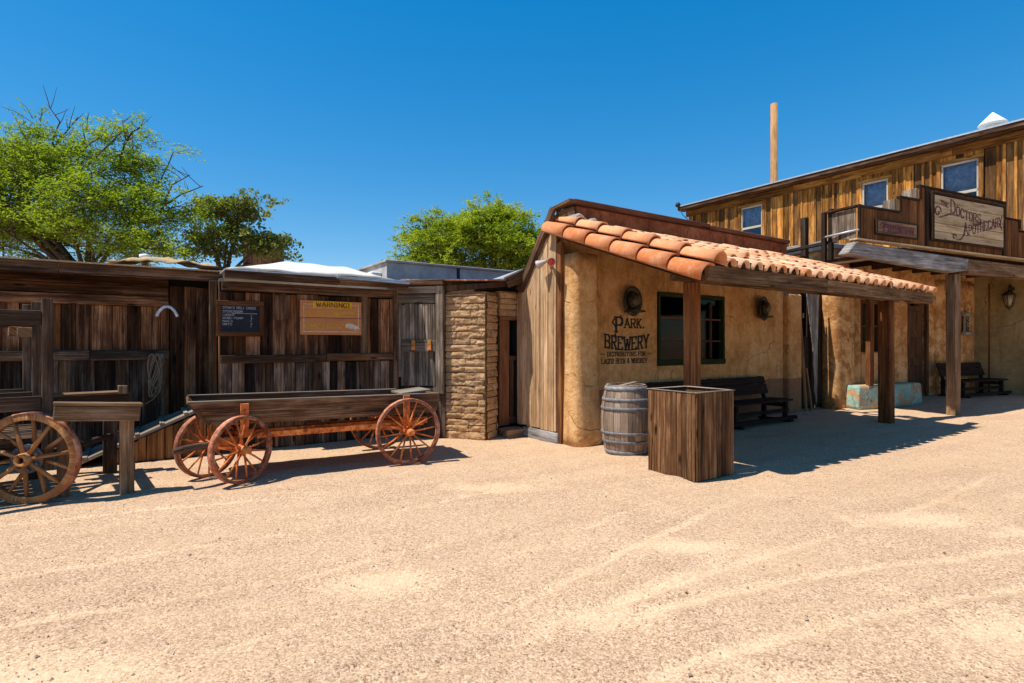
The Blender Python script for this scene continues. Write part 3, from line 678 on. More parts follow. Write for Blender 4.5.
# angled corner wall with shutter
CF = Frame(*T.w((3.66, 8.97, 0))[:2], 34-math.degrees(math.atan2(.67, .6)))
cwid = math.hypot(.6, .67)
gt = thing('shutter_wall', 'narrow angled wall with grey plank shutter beside the mud brick pier', 'wall', CF, (cwid/2, 0, 0))
b = MB(); boards(b, (.0, 0), (cwid, 0), 0, .8, .15, .03, (0, -1)); b.box((0, .02, 0), (cwid, .05, 2.6)); part('plank_wall', b, M['shed_low'], gt)
b = MB(); boards(b, (.1, -.03), (.72, -.03), .86, 2.27, .085, .02, (0, -1)); b.box((.02, -.04, 1.02), (.095, -.005, 2.4), 2); shp = part('shutter', b, M['shutter'], gt, .002)
b = MB(); b.box((.12, -.09, 1.45), (.74, -.055, 1.66), 0, .004); part('strap_board', b, M['shutter'], shp, .004)
for u in (.35, .64):
    b = MB(); b.box((u-.03, -.115, 1.57), (u+.03, -.091, 1.65)); part('yellow_latch', b, M['yellowbit'], shp, .003)
    b = MB(); b.box((u-.03, -.12, 1.48), (u+.035, -.091, 1.565)); part('rusty_latch', b, M['rust'], shp, .003)
b = MB(); b.box((.02, -.06, 2.28), (.72, -.01, 2.43), 0, .005); b.box((.02, -.09, 2.44), (.745, -.02, 2.56), 0, .005); b.box((.75, -.1, .75), (.88, -.01, 2.56), 2, .005); b.box((.35, -.075, .76), (.745, -.03, .85), 0, .004); part('frame', b, M['shutter'], gt, .005)
b = MB(); b.box((.02, -.15, 2.575), (cwid, -.02, 2.66), 0, .005); part('roof_edge', b, M['beam'], gt, .005)

# ------------------------------------------------------------------ adobe pier and doorway
ad = thing('adobe_hut', 'mud brick hut front with dark doorway between shutter and plank gable', 'hut', T, (4.8, 8, 0))
pL, pC, pR = V((4.27, 8.32, 0)), V((4.72, 7.78, 0)), V((5.05, 7.98, 0))
def brick_face(mb, a, c, z0, z1, n, bl, bh, depth=.1):
    d = (c-a).normalized(); L = (c-a).length; n = V(n).normalized(); z = z0; row = 0
    while z < z1-.03:
        h = min(bh*R.uniform(.88, 1.12), z1-z); x = -R.uniform(0, .5)*bl if row % 2 else 0
        while x < L-.01:
            l = bl*R.uniform(.75, 1.15); xa, xb = max(x, 0)+.003, min(x+l, L)-.002
            if xb-xa > .03:
                prot = R.uniform(-.008, .01); c8 = []
                zz = R.uniform(-.01, .01)
                # a lumpy, rounded brick: 4x3 grid front
                nx, nz = 16, 8; g = []
                for i in range(nx):
                    row_ = []
                    for j in range(nz):
                        fx, fz = i/(nx-1), j/(nz-1); ed = (1-abs(2*fx-1)**4)*(1-abs(2*fz-1)**3)
                        p = a+d*(xa+(xb-xa)*fx)+V((0, 0, z+.006+(h-.013)*fz+zz*fx))
                        q = noise.noise(V((p.x*6, p.y*6, p.z*16)))*.02+noise.noise(p*24)*.014+noise.noise(p*55)*.01
                        row_.append(p+n*(.002+(prot+.03+q)*(.78+.22*ed))+d*(R.uniform(-.008, .008)))
                    g.append(row_)
                mb.ring_surface(g, False, R.random(), True, False)
            x += l
        z += h; row += 1
b = MB(); brick_face(b, pL, pC, 0, 2.42, (-.77, -.64, 0), .4, .115); brick_face(b, pC, pR, 0, 2.42, (.53, -.85, 0), .4, .115); b.r = [.15+.75*q for q in b.r]; part('brick_wall', b, M['adobe'], ad)
b = MB(); b.prism([pL, pC, pR, V((5.05, 8.6, 0)), V((4.3, 8.6, 0))], (0, 0, 2.45)); part('wall_core', b, M['mortar'], ad)
b = MB(); brick_face(b, V((5.14, 8.02, 0)), V((6.4, 8.02, 0)), 2.07, 2.5, (0, -1, 0), .4, .1); b.box((5.14, 8.03, 2.07), (6.4, 8.3, 2.5)); part('lintel_wall', b, M['adobe'], ad)
b = MB(); b.box((5.15, 8.03, .16), (5.36, 8.1, 2.0), 2, .004); b.box((5.15, 8.0, 2.0), (6.4, 8.12, 2.065), 0, .004); part('door_frame', b, M['jamb'], ad, .004)
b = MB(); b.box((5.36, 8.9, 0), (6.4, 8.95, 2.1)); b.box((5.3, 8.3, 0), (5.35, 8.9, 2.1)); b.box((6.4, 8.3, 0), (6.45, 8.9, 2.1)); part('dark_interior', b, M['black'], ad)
gtp = MB()
for k in range(4): gtp.box((5.41+.17*k, 8.08, .22), (5.49+.17*k, 8.11, 1.3), 2, .003)
gtp.box((5.37, 8.055, 1.3), (6.2, 8.12, 1.38), 0); gtp.box((5.37, 8.055, .18), (6.2, 8.12, .3), 0); part('half_gate', gtp, M['door'], ad, .003)
b = MB(); b.box((5.12, 7.72, -.02), (6.0, 8.02, .13), 0, .012); part('doorstep', b, M['trestle'], ad, .015)
b = MB(); b.prism([V((4.22, 8.25, 2.47)), V((4.71, 7.72, 2.5)), V((5.5, 7.74, 2.6)), V((5.48, 8.1, 2.62)), V((4.3, 8.4, 2.47))], (0, 0, .09)); part('roof_beam', b, M['beam'], ad, .005)
b = MB(); b.beam((5.1, 7.7, 2.58), (5.48, 7.73, 2.72), .04, .1, jit=.004); b.beam((5.12, 7.72, 2.68), (5.48, 7.76, 2.83), .04, .09, jit=.004); part('rake_board', b, M['fascia'], ad, .004)
b = MB(); b.prism([V((3.66, 8.8, 2.665)), V((4.7, 7.66, 2.62)), V((5.02, 7.62, 2.64)), V((5.02, 9.8, 2.6)), V((3.8, 9.8, 2.6))], (0, 0, .022)); part('roof', b, M['rustmetal'], ad)
b = MB(); b.prism([V((4.98, 7.62, 2.66)), V((5.47, 7.74, 2.86)), V((5.47, 9.5, 2.7)), V((4.98, 9.5, 2.6))], (0, 0, .03)); part('metal_roof_sheet', b, M['roofmetal'], ad)

# grey building behind
gb = thing('grey_building', 'grey flat roofed building seen behind the shed roofs', 'building', T, (6.5, 13, 0))
b = MB(); b.box((4.65, 12, 0), (11, 16, 3.44)); part('wall', b, M['greyplaster'], gb)
b = MB(); b.box((4.6, 11.95, 3.443), (11.05, 16.05, 3.5), 0); part('coping', b, M['greyplaster'], gb, .01)
b = MB(); b.box((6.45, 11.97, 0), (6.52, 11.997, 3.44)); part('seam', b, M['iron'], gb)
b = MB(); b.box((4.4, 12.3, 0), (4.645, 13.2, 3.25)); part('side_block', b, M['white'], gb, .02)

# ------------------------------------------------------------------ big wheel cart on the left
CT = Frame((47-512)/FPX*5.6, 5.6, 43)
ct = thing('old_cart', 'old timber cart with rack frames and one big orange spoked wheel', 'cart', CT, (-.6, .6, 0))
zt, zb = 2.06, 1.06
for i, (u, w) in enumerate(((-.04, 0), (-.09, .72), (-.15, 1.38))):
    b = MB(); L = 1.9-.1*i
    b.box((u, w, .45 if i else .3), (u+.09, w+.08, zt), 2, .004)
    b.box((u-L, w+.005, 1.78), (u-.003, w+.075, 1.93), 0, .004); b.box((u-L, w+.005, zb-.14), (u-.003, w+.075, zb), 0, .004)
    b.box((u-L, w, .45), (u-L+.1, w+.08, zt), 2, .004)
    part('rack_frame', b, M['cart'], ct, .005)
for q in ((-.22, .1, 1.66), (-.28, .82, 1.68)):
    b = MB(); b.box(q, (q[0]+.11, q[1]+.5, q[2]+.1), 1, .004); part('tie_beam', b, M['trestle'], ct, .004)
b = MB()
for k in range(7): b.beam((-1.9, .12+.2*k, .62), (-.02, .12+.2*k, .62), .18, .05, jit=.006)
part('deck', b, M['cart'], ct, .004)
b = MB(); b.box((-1.9, .1, .48), (.02, .2, .59), 0); b.box((-1.9, 1.25, .48), (.02, 1.35, .59), 0); b.box((-.28, .0, .4), (-.16, 1.5, .477), 1); part('chassis', b, M['cart'], ct, .004)
WX = CT.inv(((30-512)/FPX*5.45, 5.45, 0))
aw = V((-math.sin(rad(-36)), math.cos(rad(-36)), 0))
wheel(ct, (WX.x, WX.y, .46), aw, .455, .07, .075, 14, .021, .09, .3, M['wheelwood'], M['wheelwood'], M['hubiron'], M['rim'], flange=.145, phase=.15)
b = MB(); b.tube([(WX.x, WX.y, .46), (WX.x+aw.x*1.5, WX.y+aw.y*1.5, .46)], .035, 8); part('axle', b, M['cart'], ct)
for q0, q1 in (((-1.0, 1.2, 0), (-.88, 1.32, .478)), ((-1.85, .1, 0), (-1.7, .22, .478)), ((-.12, 1.2, 0), (.0, 1.32, .478))):
    b = MB(); b.box(q0, q1, 2); part('prop_post', b, M['cart'], ct)
# trestle
TR = Frame(*T.w((-.35, 7.07, 0))[:2], 40)
tr = thing('trestle', 'weathered timber trestle of two beams on posts beside the big wheel', 'trestle', TR, (0, .6, 0))
def trb(name, a, c, ax, m='trestle'):
    b = MB(); b.box(a, c, ax, .006); part(name, b, M[m], tr, .006)
for nm, w_, h_, y_, z_ in (('front_beam', .055, .15, -.035, .9), ('front_cap', .17, .03, .015, .993)):
    b = MB(); b.beam((-.37, y_, z_+.01), (.34 if w_ < .1 else .36, y_, z_-.05), w_, h_, jit=.004); part(nm, b, M['trestle'], tr, .006)
trb('front_post', (.17, 0, 0), (.29, .12, .92), 2); trb('front_post', (-.34, .3, 0), (-.23, .41, .92), 2)
trb('rear_beam', (-.5, 1.2, .84), (.36, 1.27, .98), 0, 'cart'); trb('rear_cap', (-.5, 1.16, .983), (.34, 1.3, 1.01), 0)
trb('rear_post', (.1, 1.28, 0), (.24, 1.4, .98), 2, 'cart'); trb('side_rail', (.27, .122, .2), (.31, 1.28, .4), 1); trb('rear_peg', (.24, 1.1, .985), (.33, 1.19, 1.08), 2)

# ------------------------------------------------------------------ farm wagon
WF = Frame(*T.w((.93, 6.93, 0))[:2], 31)   # at the near front wheel's foot
wg = thing('farm_wagon', 'long wooden farm wagon with rusty orange spoked wheels', 'wagon', WF, (1, .6, 0))
bz0, bz1 = .66, .985; ny, fy = .1, 1.02; u0, u1 = -.5, 2.5
def bedside(y, th):
    b = MB(); zm = .8; s = lambda z: u0+(.985-z)*.62
    b.prism([V((s(.835), y, .815)), V((u1, y, .78)), V((u1, y, .895)), V((s(.985), y, .935))], (0, th, 0))
    b.prism([V((s(bz0)+.05, y, bz0)), V((u1-.05, y, bz0-.02)), V((u1, y, .775)), V((s(.83), y, .81))], (0, th, 0)); return b
def bed_uv(b):   # grain along the bed
    b.uv = [[(p[1], p[0]) for p in q] for q in b.uv]; return b
part('side_board', bed_uv(bedside(ny, .035)), M['bed'], wg, .004); part('side_board', bed_uv(bedside(fy, .035)), M['bed'], wg, .004)
b = MB(); b.box((u0+.2, ny+.036, bz0+.01), (u1-.06, fy-.002, bz0+.05), 0); part('floor', b, M['bed'], wg)
b = MB(); b.beam((u0-.01, (ny+fy)/2, .935), (u0+.2, (ny+fy)/2, .67), fy-ny-.01, .03, up=(1, 0, 1)); part('front_board', b, M['bed'], wg, .004)
b = MB(); b.box((u1-.06, ny+.038, bz0), (u1-.025, fy-.003, .91), 1); part('tail_board', b, M['bed'], wg, .004)
b = MB(); b.beam((u1-.42, fy-.35, .885), (u1+.02, fy-.35, .92), .45, .03); part('seat_board', b, M['ramp'], wg, .004)
b = MB(); b.beam((u0, ny+.018, .942), (u1, ny+.018, .902), .05, .012); b.beam((u0, fy+.018, .942), (u1-.3, fy+.018, .906), .05, .012); part('top_strip', b, M['ramp'], wg)
for u in (.06, 2.02):
    for y0, y1 in ((ny-.035, ny-.004), (fy+.037, fy+.07)):
        b = MB(); b.box((u-.045, y0, .58), (u+.045, y1, .9), 2); part('bolster_stake', b, M['rust'], wg, .004)
b = MB(); b.box((-.1, .52, .44), (2.5, .62, .53), 0); b.beam((.9, .4, .5), (2.1, .12, .46), .05, .06); b.beam((.9, .74, .5), (2.1, 1.0, .46), .05, .06); b.box((.02, .1, .5), (.14, 1.02, .6), 1); b.box((1.97, .06, .5), (2.1, 1.08, .6), 1); part('running_gear', b, M['rust'], wg, .005)
b = MB(); b.box((.2, .17, .47), (2.3, .21, .54), 0); part('side_rail', b, M['rust'], wg, .005)
b = MB(); b.tube([(2.0, -.05, .43), (2.0, 1.2, .43)], .035, 10); part('rear_axle', b, M['rust'], wg)
for y, ph in ((-.05, .1), (1.2, .4)):
    wheel(wg, (2.0, y, .435), (0, 1 if y < .5 else -1, 0), .435, .06, .042, 16, .0115, .06, .22, M['rim'], M['rust'], M['rust'], M['rim'], phase=ph)
fa = rad(62-31); fx = V((-math.sin(fa), math.cos(fa), 0)); fc = V((.02, .0, .385))
b = MB(); b.tube([fc, fc+fx*.62], .033, 10); b.lathe(fc+fx*.31+V((0, 0, .08)), (0, 0, 1), [(.14, -.05), (.14, .05)], 20); part('front_axle', b, M['rust'], wg)
wheel(wg, fc, fx, .385, .07, .04, 16, .0115, .058, .22, M['rim'], M['rust'], M['rust'], M['rim'], phase=.2)
wheel(wg, fc+fx*.62, -fx, .385, .07, .04, 16, .0115, .058, .22, M['rim'], M['rust'], M['rust'], M['rim'], phase=.35)
tg = V((-math.cos(fa), -math.sin(fa), 0)); tc = fc+fx*.31
b = MB(); b.tube([tc+V((0, 0, .05)), tc+tg*.3+V((.01, 0, .06)), tc+tg*.5+V((0, .01, .05)), tc+tg*.6+V((.0, 0, .045))], [.034, .04, .042, .03], 9); part('tongue', b, M['cart'], wg)
# ------------------------------------------------------------------ brewery
br = thing('adobe_brewery', 'ochre stucco adobe building with red clay tile porch roof and painted wall lettering', 'building', T, (9, 7, 0))
WU0, WU1, WZ0, WZ1, WB = 7.9, 9.87, 1.2, 2.53, 6.9
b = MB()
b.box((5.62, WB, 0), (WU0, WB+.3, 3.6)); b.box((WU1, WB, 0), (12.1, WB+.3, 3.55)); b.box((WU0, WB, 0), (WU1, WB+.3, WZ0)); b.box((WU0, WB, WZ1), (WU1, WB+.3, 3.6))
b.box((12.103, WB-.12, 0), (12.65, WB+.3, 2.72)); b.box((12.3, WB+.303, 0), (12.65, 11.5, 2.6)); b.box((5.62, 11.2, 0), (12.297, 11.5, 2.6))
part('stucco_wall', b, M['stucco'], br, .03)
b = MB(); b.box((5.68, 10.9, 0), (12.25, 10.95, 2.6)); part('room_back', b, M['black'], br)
b = MB(); b.prism([V((5.5, 6.86, 3.7)), V((5.5, 7.8, 2.5)), V((5.5, 7.74, 2.45)), V((5.5, 6.84, 3.56))], (6.1, 0, 0)); b.box((5.5, 7.87, 2.62), (12.6, 11.5, 2.7)); part('rear_roof', b, M['door'], br)
# rounded mud buttress at the corner
b = MB(); rings = []
for k in range(22):
    z = 3.0*k/21; g = []
    sx = .25+.035*(1-z/3)**2; sy = .2+.08*(1-z/3)**2
    for i in range(28):
        a = 2*math.pi*i/28; ce, se = math.cos(a), math.sin(a)
        ce = math.copysign(abs(ce)**.42, ce); se = math.copysign(abs(se)**.42, se)
        q = 1+.035*noise.noise(V((math.cos(a), math.sin(a), z*1.1+3)))+.015*noise.noise(V((math.cos(a)*3, math.sin(a)*3, z*4+7)))
        g.append(V((5.8+sx*ce*q, 6.72+sy*se*q*1.25, z)))
    rings.append(g)
b.ring_surface(rings, True); part('buttress', b, M['buttress'], br)
# plank gable end
b = MB(); boards(b, (5.5, 7.95), (5.5, 6.86), .17, lambda f: 2.45+1.1*f, .125, .03, (-1, 0), gap=.01, zj=.03); part('gable_planks', b, M['gable'], br, .004)
b = MB(); b.box((5.52, 6.9, 0), (5.56, 9.5, 2.8)); part('gable_backing', b, M['black'], br)
b = MB(); b.box((5.44, 6.8, -.02), (5.49, 7.72, .165), 1, .012); part('base_board', b, M['grey'], br, .012)
b = MB(); b.box((5.47, 6.75, 0), (5.57, 6.85, 3.2), 2, .01); part('corner_post', b, M['post'], br, .01)
b = MB(); b.beam((5.43, 7.84, 2.5), (5.43, 6.87, 3.74), .05, .12, jit=.008); b.beam((5.47, 7.78, 2.5), (5.47, 6.9, 3.64), .05, .1, jit=.008); part('rake_board', b, M['beam'], br, .006)
b = MB(); boards(b, (5.56, 6.95), (5.56, 6.5), 3.3, 3.66, .13, .02, (-1, 0)); b.box((5.58, 6.6, 3.3), (5.6, 6.9, 3.66), 2); part('gable_box', b, M['trestle'], br, .004)
b = MB(); b.beam((5.5, 6.95, 3.74), (5.5, 6.47, 3.79), .14, .05, jit=.006); b.beam((5.53, 6.9, 3.67), (5.53, 6.5, 3.68), .05, .06); part('gable_cap', b, M['fascia'], br, .005)
b = MB(); b.box((5.63, 6.55, 3.4), (11.62, 6.82, 3.75), 0); part('parapet', b, M['redplaster'], br, .02)
b = MB(); b.box((5.55, 6.5, 3.753), (8.9, 6.87, 3.835), 0, .008); b.box((8.905, 6.5, 3.753), (11.65, 6.87, 3.83), 0, .008); part('parapet_cap', b, M['brickred'], br, .012)
b = MB(); b.beam((5.7, 6.48, 3.44), (11.55, 6.48, 3.44), .1, .05, up=(0, -.33, 1)); part('flashing', b, M['flash'], br)
# porch roof
def rz(w): return 2.5+(w-4.05)*.355
sl = V((0, -1, -.355)).normalized(); nr = V((0, -.355, 1)).normalized()
RU0, RU1 = 5.5, 12.0
b = MB()
wlist = np.linspace(4.1, 6.55, 13)
for k in range(12):
    a, c = wlist[k]+.0008, wlist[k+1]-.0008
    b.beam((RU0+.02, (a+c)/2, rz((a+c)/2)-.06), (RU1-.05-.2*(c-4.05), (a+c)/2, rz((a+c)/2)-.06), c-a, .025, up=nr)
part('roof_sheathing', b, M['door'], br)
for k in range(8):
    u = RU0+.1+k*.78; b = MB(); b.beam((u, 4.14, rz(4.14)-.135), (u, 6.85, rz(6.85)-.135), .07, .12, up=nr); part('rafter', b, M['door'], br, .004)
b = MB(); b.beam((RU0+.0, 4.09, rz(4.09)-.16), (RU0+.0, 6.9, rz(6.9)-.16), .05, .12, up=nr, jit=.006); part('rake_fascia', b, M['beam'], br, .006)
b = MB(); g = [(RU0-.02, 4.06), (8.2, 4.05)], [(8.204, 4.052), (RU1+.03, 4.07)]
for (a, c) in g: b.beam((a[0], a[1], 2.425), (c[0], c[1], 2.425), .06, .19, jit=.008)
part('fascia', b, M['fascia'], br, .008)
b = MB(); b.box((RU0+.26, 4.015, 2.525), (RU1-.04, 4.028, 2.598), 0); part('tile_shade_strip', b, M['darkwood'], br)  # added dark strip, stands in for the shade inside the open tile ends
b = MB(); b.box((5.9, 4.84, 2.44), (12.75, 4.96, 2.6), 0, .006); b.tube([(11.7, 4.3, 2.43), (12.68, 4.3, 2.45)], [.1, .095], 10); part('header_beam', b, M['fascia'], br, .01)
def tile(mb, u, w0, ln, r0, r1, up=1, lift=0., seg=8, tilt=0., yaw=0., r=None, arcdeg=180):
    """half barrel tile, low end at w0, rising back"""
    th = .016; rings = []
    for t, q in ((0, r0), (.5, (r0+r1)/2), (1, r1)):
        c = V((u+yaw*t, w0, rz(w0)))+(-sl)*ln*t+nr*(lift+tilt*(1-t))
        o = []; i_ = []
        for k in range(seg+1):
            a = math.pi/2+rad(arcdeg)*(.5-k/seg)
            o.append(c+V((1, 0, 0))*math.cos(a)*q+nr*math.sin(a)*q*up); i_.append(c+V((1, 0, 0))*math.cos(a)*(q-th)+nr*math.sin(a)*(q-th)*up)
        rings.append(o+i_[::-1])
    mb.ring_surface(rings, True, r, True, True)
b = MB(); NC = 22; du = (RU1-RU0-.2)/NC; ln = .44; nrow = 7
for c in range(NC):
    u = RU0+.22+du*(c+.35)
    for k in range(nrow):
        w0 = 3.99+k*.365+R.uniform(-.02, .02)
        if u > RU1-.2*(w0-3.9): continue
        tile(b, u+du/2, w0+(.16 if k == 0 else -.01), ln-(.16 if k == 0 else 0), .105, .11, -1, .1, 6, 0, 0, R.random(), 125)
        lift = .03+(R.uniform(.004, .02) if R.random() < .4 else 0)
        tile(b, u+R.uniform(-.008, .008), w0, ln*R.uniform(.97, 1.04), .1, .088, 1, lift, 10, .008, R.uniform(-.008, .008), .45+.55*R.random())
part('roof_tiles', b, M['tile'], br)
b = MB()
for k in range(6):
    w0 = 3.99+k*.49
    tile(b, RU0+.1, w0, .56, .13, .112, 1, .04, 14, .03, R.uniform(-.008, .008), R.uniform(.25, .6))
for k in range(6):
    w0 = 4.0+k*.5
    c0 = V((RU0-.075, w0, rz(w0)-.115)); d = -sl
    rings = []
    for t, q in ((0, .14), (.5, .13), (1, .115)):
        o = []; i_ = []
        for j in range(13):
            a = rad(60+150*j/12); o.append(c0+d*.57*t+V((1, 0, 0))*math.cos(a)*q+nr*math.sin(a)*q+nr*.02*(1-t)); i_.append(c0+d*.57*t+V((1, 0, 0))*math.cos(a)*(q-.016)+nr*math.sin(a)*(q-.016)+nr*.02*(1-t))
        rings.append(o+i_[::-1])
    b.ring_surface(rings, True, R.uniform(.0, .25), True, True)
part('rake_tiles', b, M['tile'], br)
b = MB(); sheet(b, 5.52, 5.95, 6.42, 6.62, lambda x, y: rz(6.5)+.2+.03*math.sin(x*9)+.03*y-.05*x, 8, 4, .06); part('cement_patch', b, M['mortarwhite'], br)
for (u, w, s_) in ((6.3, 4.9, .17), (12.34, 4.93, .22)):
    b = MB(); h = s_/2; b.box((u-h, w-h, -.03), (u+h, w+h, 2.438), 2, .006); part('porch_post', b, M['post'], br, .014)
# window
wn = MB(); t_ = .06
wn.box((WU0, WB-.03, WZ1-t_), (WU1, WB+.1, WZ1+.02), 0, .008); wn.box((WU0-.02, WB-.04, WZ0-.02), (WU1+.02, WB+.1, WZ0+.08), 0, .008)
wn.box((WU0, WB-.03, WZ0+.083), (WU0+.055, WB+.1, WZ1-t_-.003), 2, .006); wn.box((WU1-.055, WB-.03, WZ0+.083), (WU1, WB+.1, WZ1-t_-.003), 2, .006)
wn = part('window', wn, M['greentrim'], br, .006)
b = MB()
for u in (8.9, 9.5): b.box((u-.02, WB+.02, WZ0+.09), (u+.02, WB+.06, WZ1-.1), 2)
for z in (1.62, 2.05): b.box((WU0+.06, WB+.025, z), (WU1-.06, WB+.055, z+.035), 0)
part('muntin', b, M['door'], wn)
b = MB(); b.box((WU0+.06, WB+.064, WZ0+.05), (WU1-.06, WB+.07, WZ1-.06)); part('pane', b, M['glass'], wn)
b = MB()
def drape(mb, ua, ub, w, z0, z1, amp=.015, n=60, f=16):
    top = [V((ua+(ub-ua)*i/n, w+amp*math.sin(f*(ub-ua)*i/n), z1)) for i in range(n+1)]; bot = [V((p.x, p.y, z0+.01*math.sin(i))) for i, p in enumerate(top)]
    rings = [[bot[i], top[i], top[i]+V((0, .004, 0)), bot[i]+V((0, .004, 0))] for i in range(n+1)]; mb.ring_surface(rings, True)
drape(b, 8.02, 9.0, WB+.14, 1.27, 1.6); drape(b, 9.0, 9.75, WB+.14, 1.27, 2.05)
b.prism([V((8.0, WB+.15, 2.42)), V((8.35, WB+.15, 2.42)), V((8.0, WB+.15, 1.95))], (0, .01, 0)); part('curtain', b, M['curtain'], wn)
# painted lettering
b = MB(); ex, ey, en = (1, 0, 0), (0, 0, 1), (0, -1, 0); wl = WB-.002
text(b, 'P', (6.93, wl, 1.8), ex, ey, en, .25, wf=.72, t=.2, thick=.003); text(b, 'ARK.', (7.16, wl, 1.87), ex, ey, en, .155, wf=.75, t=.2, thick=.003, width=.5)
b.tube([(6.97, wl-.004, 1.98), (6.9, wl-.004, 2.02), (6.86, wl-.004, 1.96), (6.92, wl-.004, 1.9), (6.96, wl-.004, 1.8), (6.92, wl-.004, 1.74), (6.99, wl-.004, 1.7)], [.006, .012, .016, .012, .014, .014, .004], 6)
text(b, 'BREWERY', (6.68, wl, 1.53), ex, ey, en, .22, wf=.75, t=.22, width=1.08, thick=.003, arc=lambda q: -.05*math.sin(q*math.pi))
text(b, 'DISTRIBUTORS FOR', (6.74, wl, 1.37), ex, ey, en, .075, t=.19, width=.94, thick=.003, serif=True)
text(b, '-', (6.58, wl, 1.375), ex, ey, en, .07, t=.3, thick=.003, width=.1, serif=False); text(b, '-', (7.73, wl, 1.375), ex, ey, en, .07, t=.3, thick=.003, width=.1, serif=False)
text(b, 'LAGER BEER & WHISKEY', (6.6, wl, 1.245), ex, ey, en, .078, t=.19, width=1.12, thick=.003, caps=1.12)
b.v = [p+V((-.12, 0, 0)) for p in b.v]; part('painted_lettering', b, M['blacklet'], br)
# things on and by the brewery wall
def ornament(u, z, yaw, label):
    fr = Frame(*T.w((u, WB, 0))[:2], 34+yaw)
    o = thing('wall_ornament', label, 'ornament', fr, (0, 0, z), 'ornaments on the brewery wall')
    b = MB(); rings = []
    for q, h in ((.02, -.05), (.16, -.05), (.235, -.1), (.25, -.125), (.235, -.14), (.17, -.1), (.1, -.09), (.01, -.085)):
        rings.append([V((math.cos(a)*q*.92, h, z+math.sin(a)*q*1.06)) for a in [2*math.pi*i/30 for i in range(30)]])
    b.ring_surface(rings, True, .4); part('dish', b, M['darkmetal'], o)
    b = MB(); rings = []
    for q, h in ((.13, -.1), (.125, -.15), (.105, -.2), (.07, -.235), (.01, -.24)):
        rings.append([V((math.cos(a)*q*(.8+.1*math.cos(2*a)), h, z+.02+math.sin(a)*q*1.2)) for a in [2*math.pi*i/20 for i in range(20)]])
    b.ring_surface(rings, True, .9); part('boss', b, M['darkmetal'], o)
    b = MB(); b.prism([V((-.16, -.06, z-.2)), V((.16, -.06, z-.2)), V((.19, -.25, z-.19)), V((.02, -.3, z-.18)), V((-.15, -.24, z-.19))], (0, 0, .03)); part('ledge', b, M['darkmetal'], o, .005)
ornament(7.12, 2.33, 0, 'dark round wall ornament with small ledge above the painted brewery lettering')
ornament(11.1, 2.34, 10, 'dark round wall ornament with small ledge right of the green framed window')
sp = thing('spotlight', 'twin outdoor spotlight with red lens under the tile roof corner', 'light', T, (5.45, 7.0, 2.85))
b = MB(); b.lathe((5.44, 6.98, 2.9), (1, 0, 0), [(.05, -.01), (.05, .02)], 14); b.tube([(5.44, 6.98, 2.9), (5.36, 7.0, 2.91)], .015, 6); b.tube([(5.44, 6.96, 2.9), (5.36, 6.9, 2.92)], .015, 6); part('mount', b, M['iron'], sp)
for c, d, m in (((5.36, 7.02, 2.9), (-.35, .65, -.25), 'palemetal'), ((5.36, 6.88, 2.91), (-.3, -.6, -.25), 'redlens')):
    b = MB(); d = V(d).normalized(); b.lathe(c, d, [(.022, -.05), (.03, 0), (.068, .11), (.07, .13), (.062, .125)], 18); lp = part('housing', b, M['palemetal'], sp)
    b = MB(); b.lathe(V(c)+d*.122, d, [(.0605, 0), (.045, .012), (.001, .016)], 18); part('lens', b, M[m], lp)

# benches
def bench(name, label, fr, u0, u1, y, h=.86, skid=True):
    o = thing('wooden_bench', label, 'bench', fr, ((u0+u1)/2, y, 0), 'dark wooden benches on the porches')
    b = MB(); b.beam((u0, y+.03, .64), (u1, y+.03, .64), .04, .2, up=(0, .28, 1), jit=.003); b.beam((u0, y+.09, .82), (u1, y+.09, .82), .04, .15, up=(0, .28, 1), jit=.003); part('backrest', b, M['bench'], o, .008)
    b = MB()
    for k in range(3): b.box((u0-.06, y-.52+.17*k, .42+.0*k), (u1+.06, y-.36+.17*k, .46), 0, .003)
    part('seat', b, M['bench'], o, .006)
    n = 2 if u1-u0 < 2.6 else 3
    for k in range(n):
        u = u0+.12+(u1-u0-.24)*k/(n-1)
        b = MB(); b.box((u-.04, y-.48, .06), (u+.04, y-.4, .418), 2); b.box((u-.04, y-.02, .06), (u+.04, y+.06, .418), 2); b.box((u-.04, y-.48, .3), (u+.04, y-.03, .38), 1); b.beam((u, y+.01, .43), (u, y+.13, .9), .07, .06, up=(0, 1, 0)); b.box((u-.045, y-.6, 0), (u+.045, y+.12, .057), 1); part('leg_frame', b, M['bench'], o, .006)
    if skid:
        b = MB(); b.box((u0-.1, y-.58, .06), (u1+.1, y-.5, .13), 0, .003); b.box((u0+.0, y-.45, .2), (u1, y-.41, .27), 0, .003); part('stretcher', b, M['bench'], o, .006)
    return o
bench('b', 'long dark bench against the brewery wall under the green framed window', T, 7.4, 11.0, 6.62)
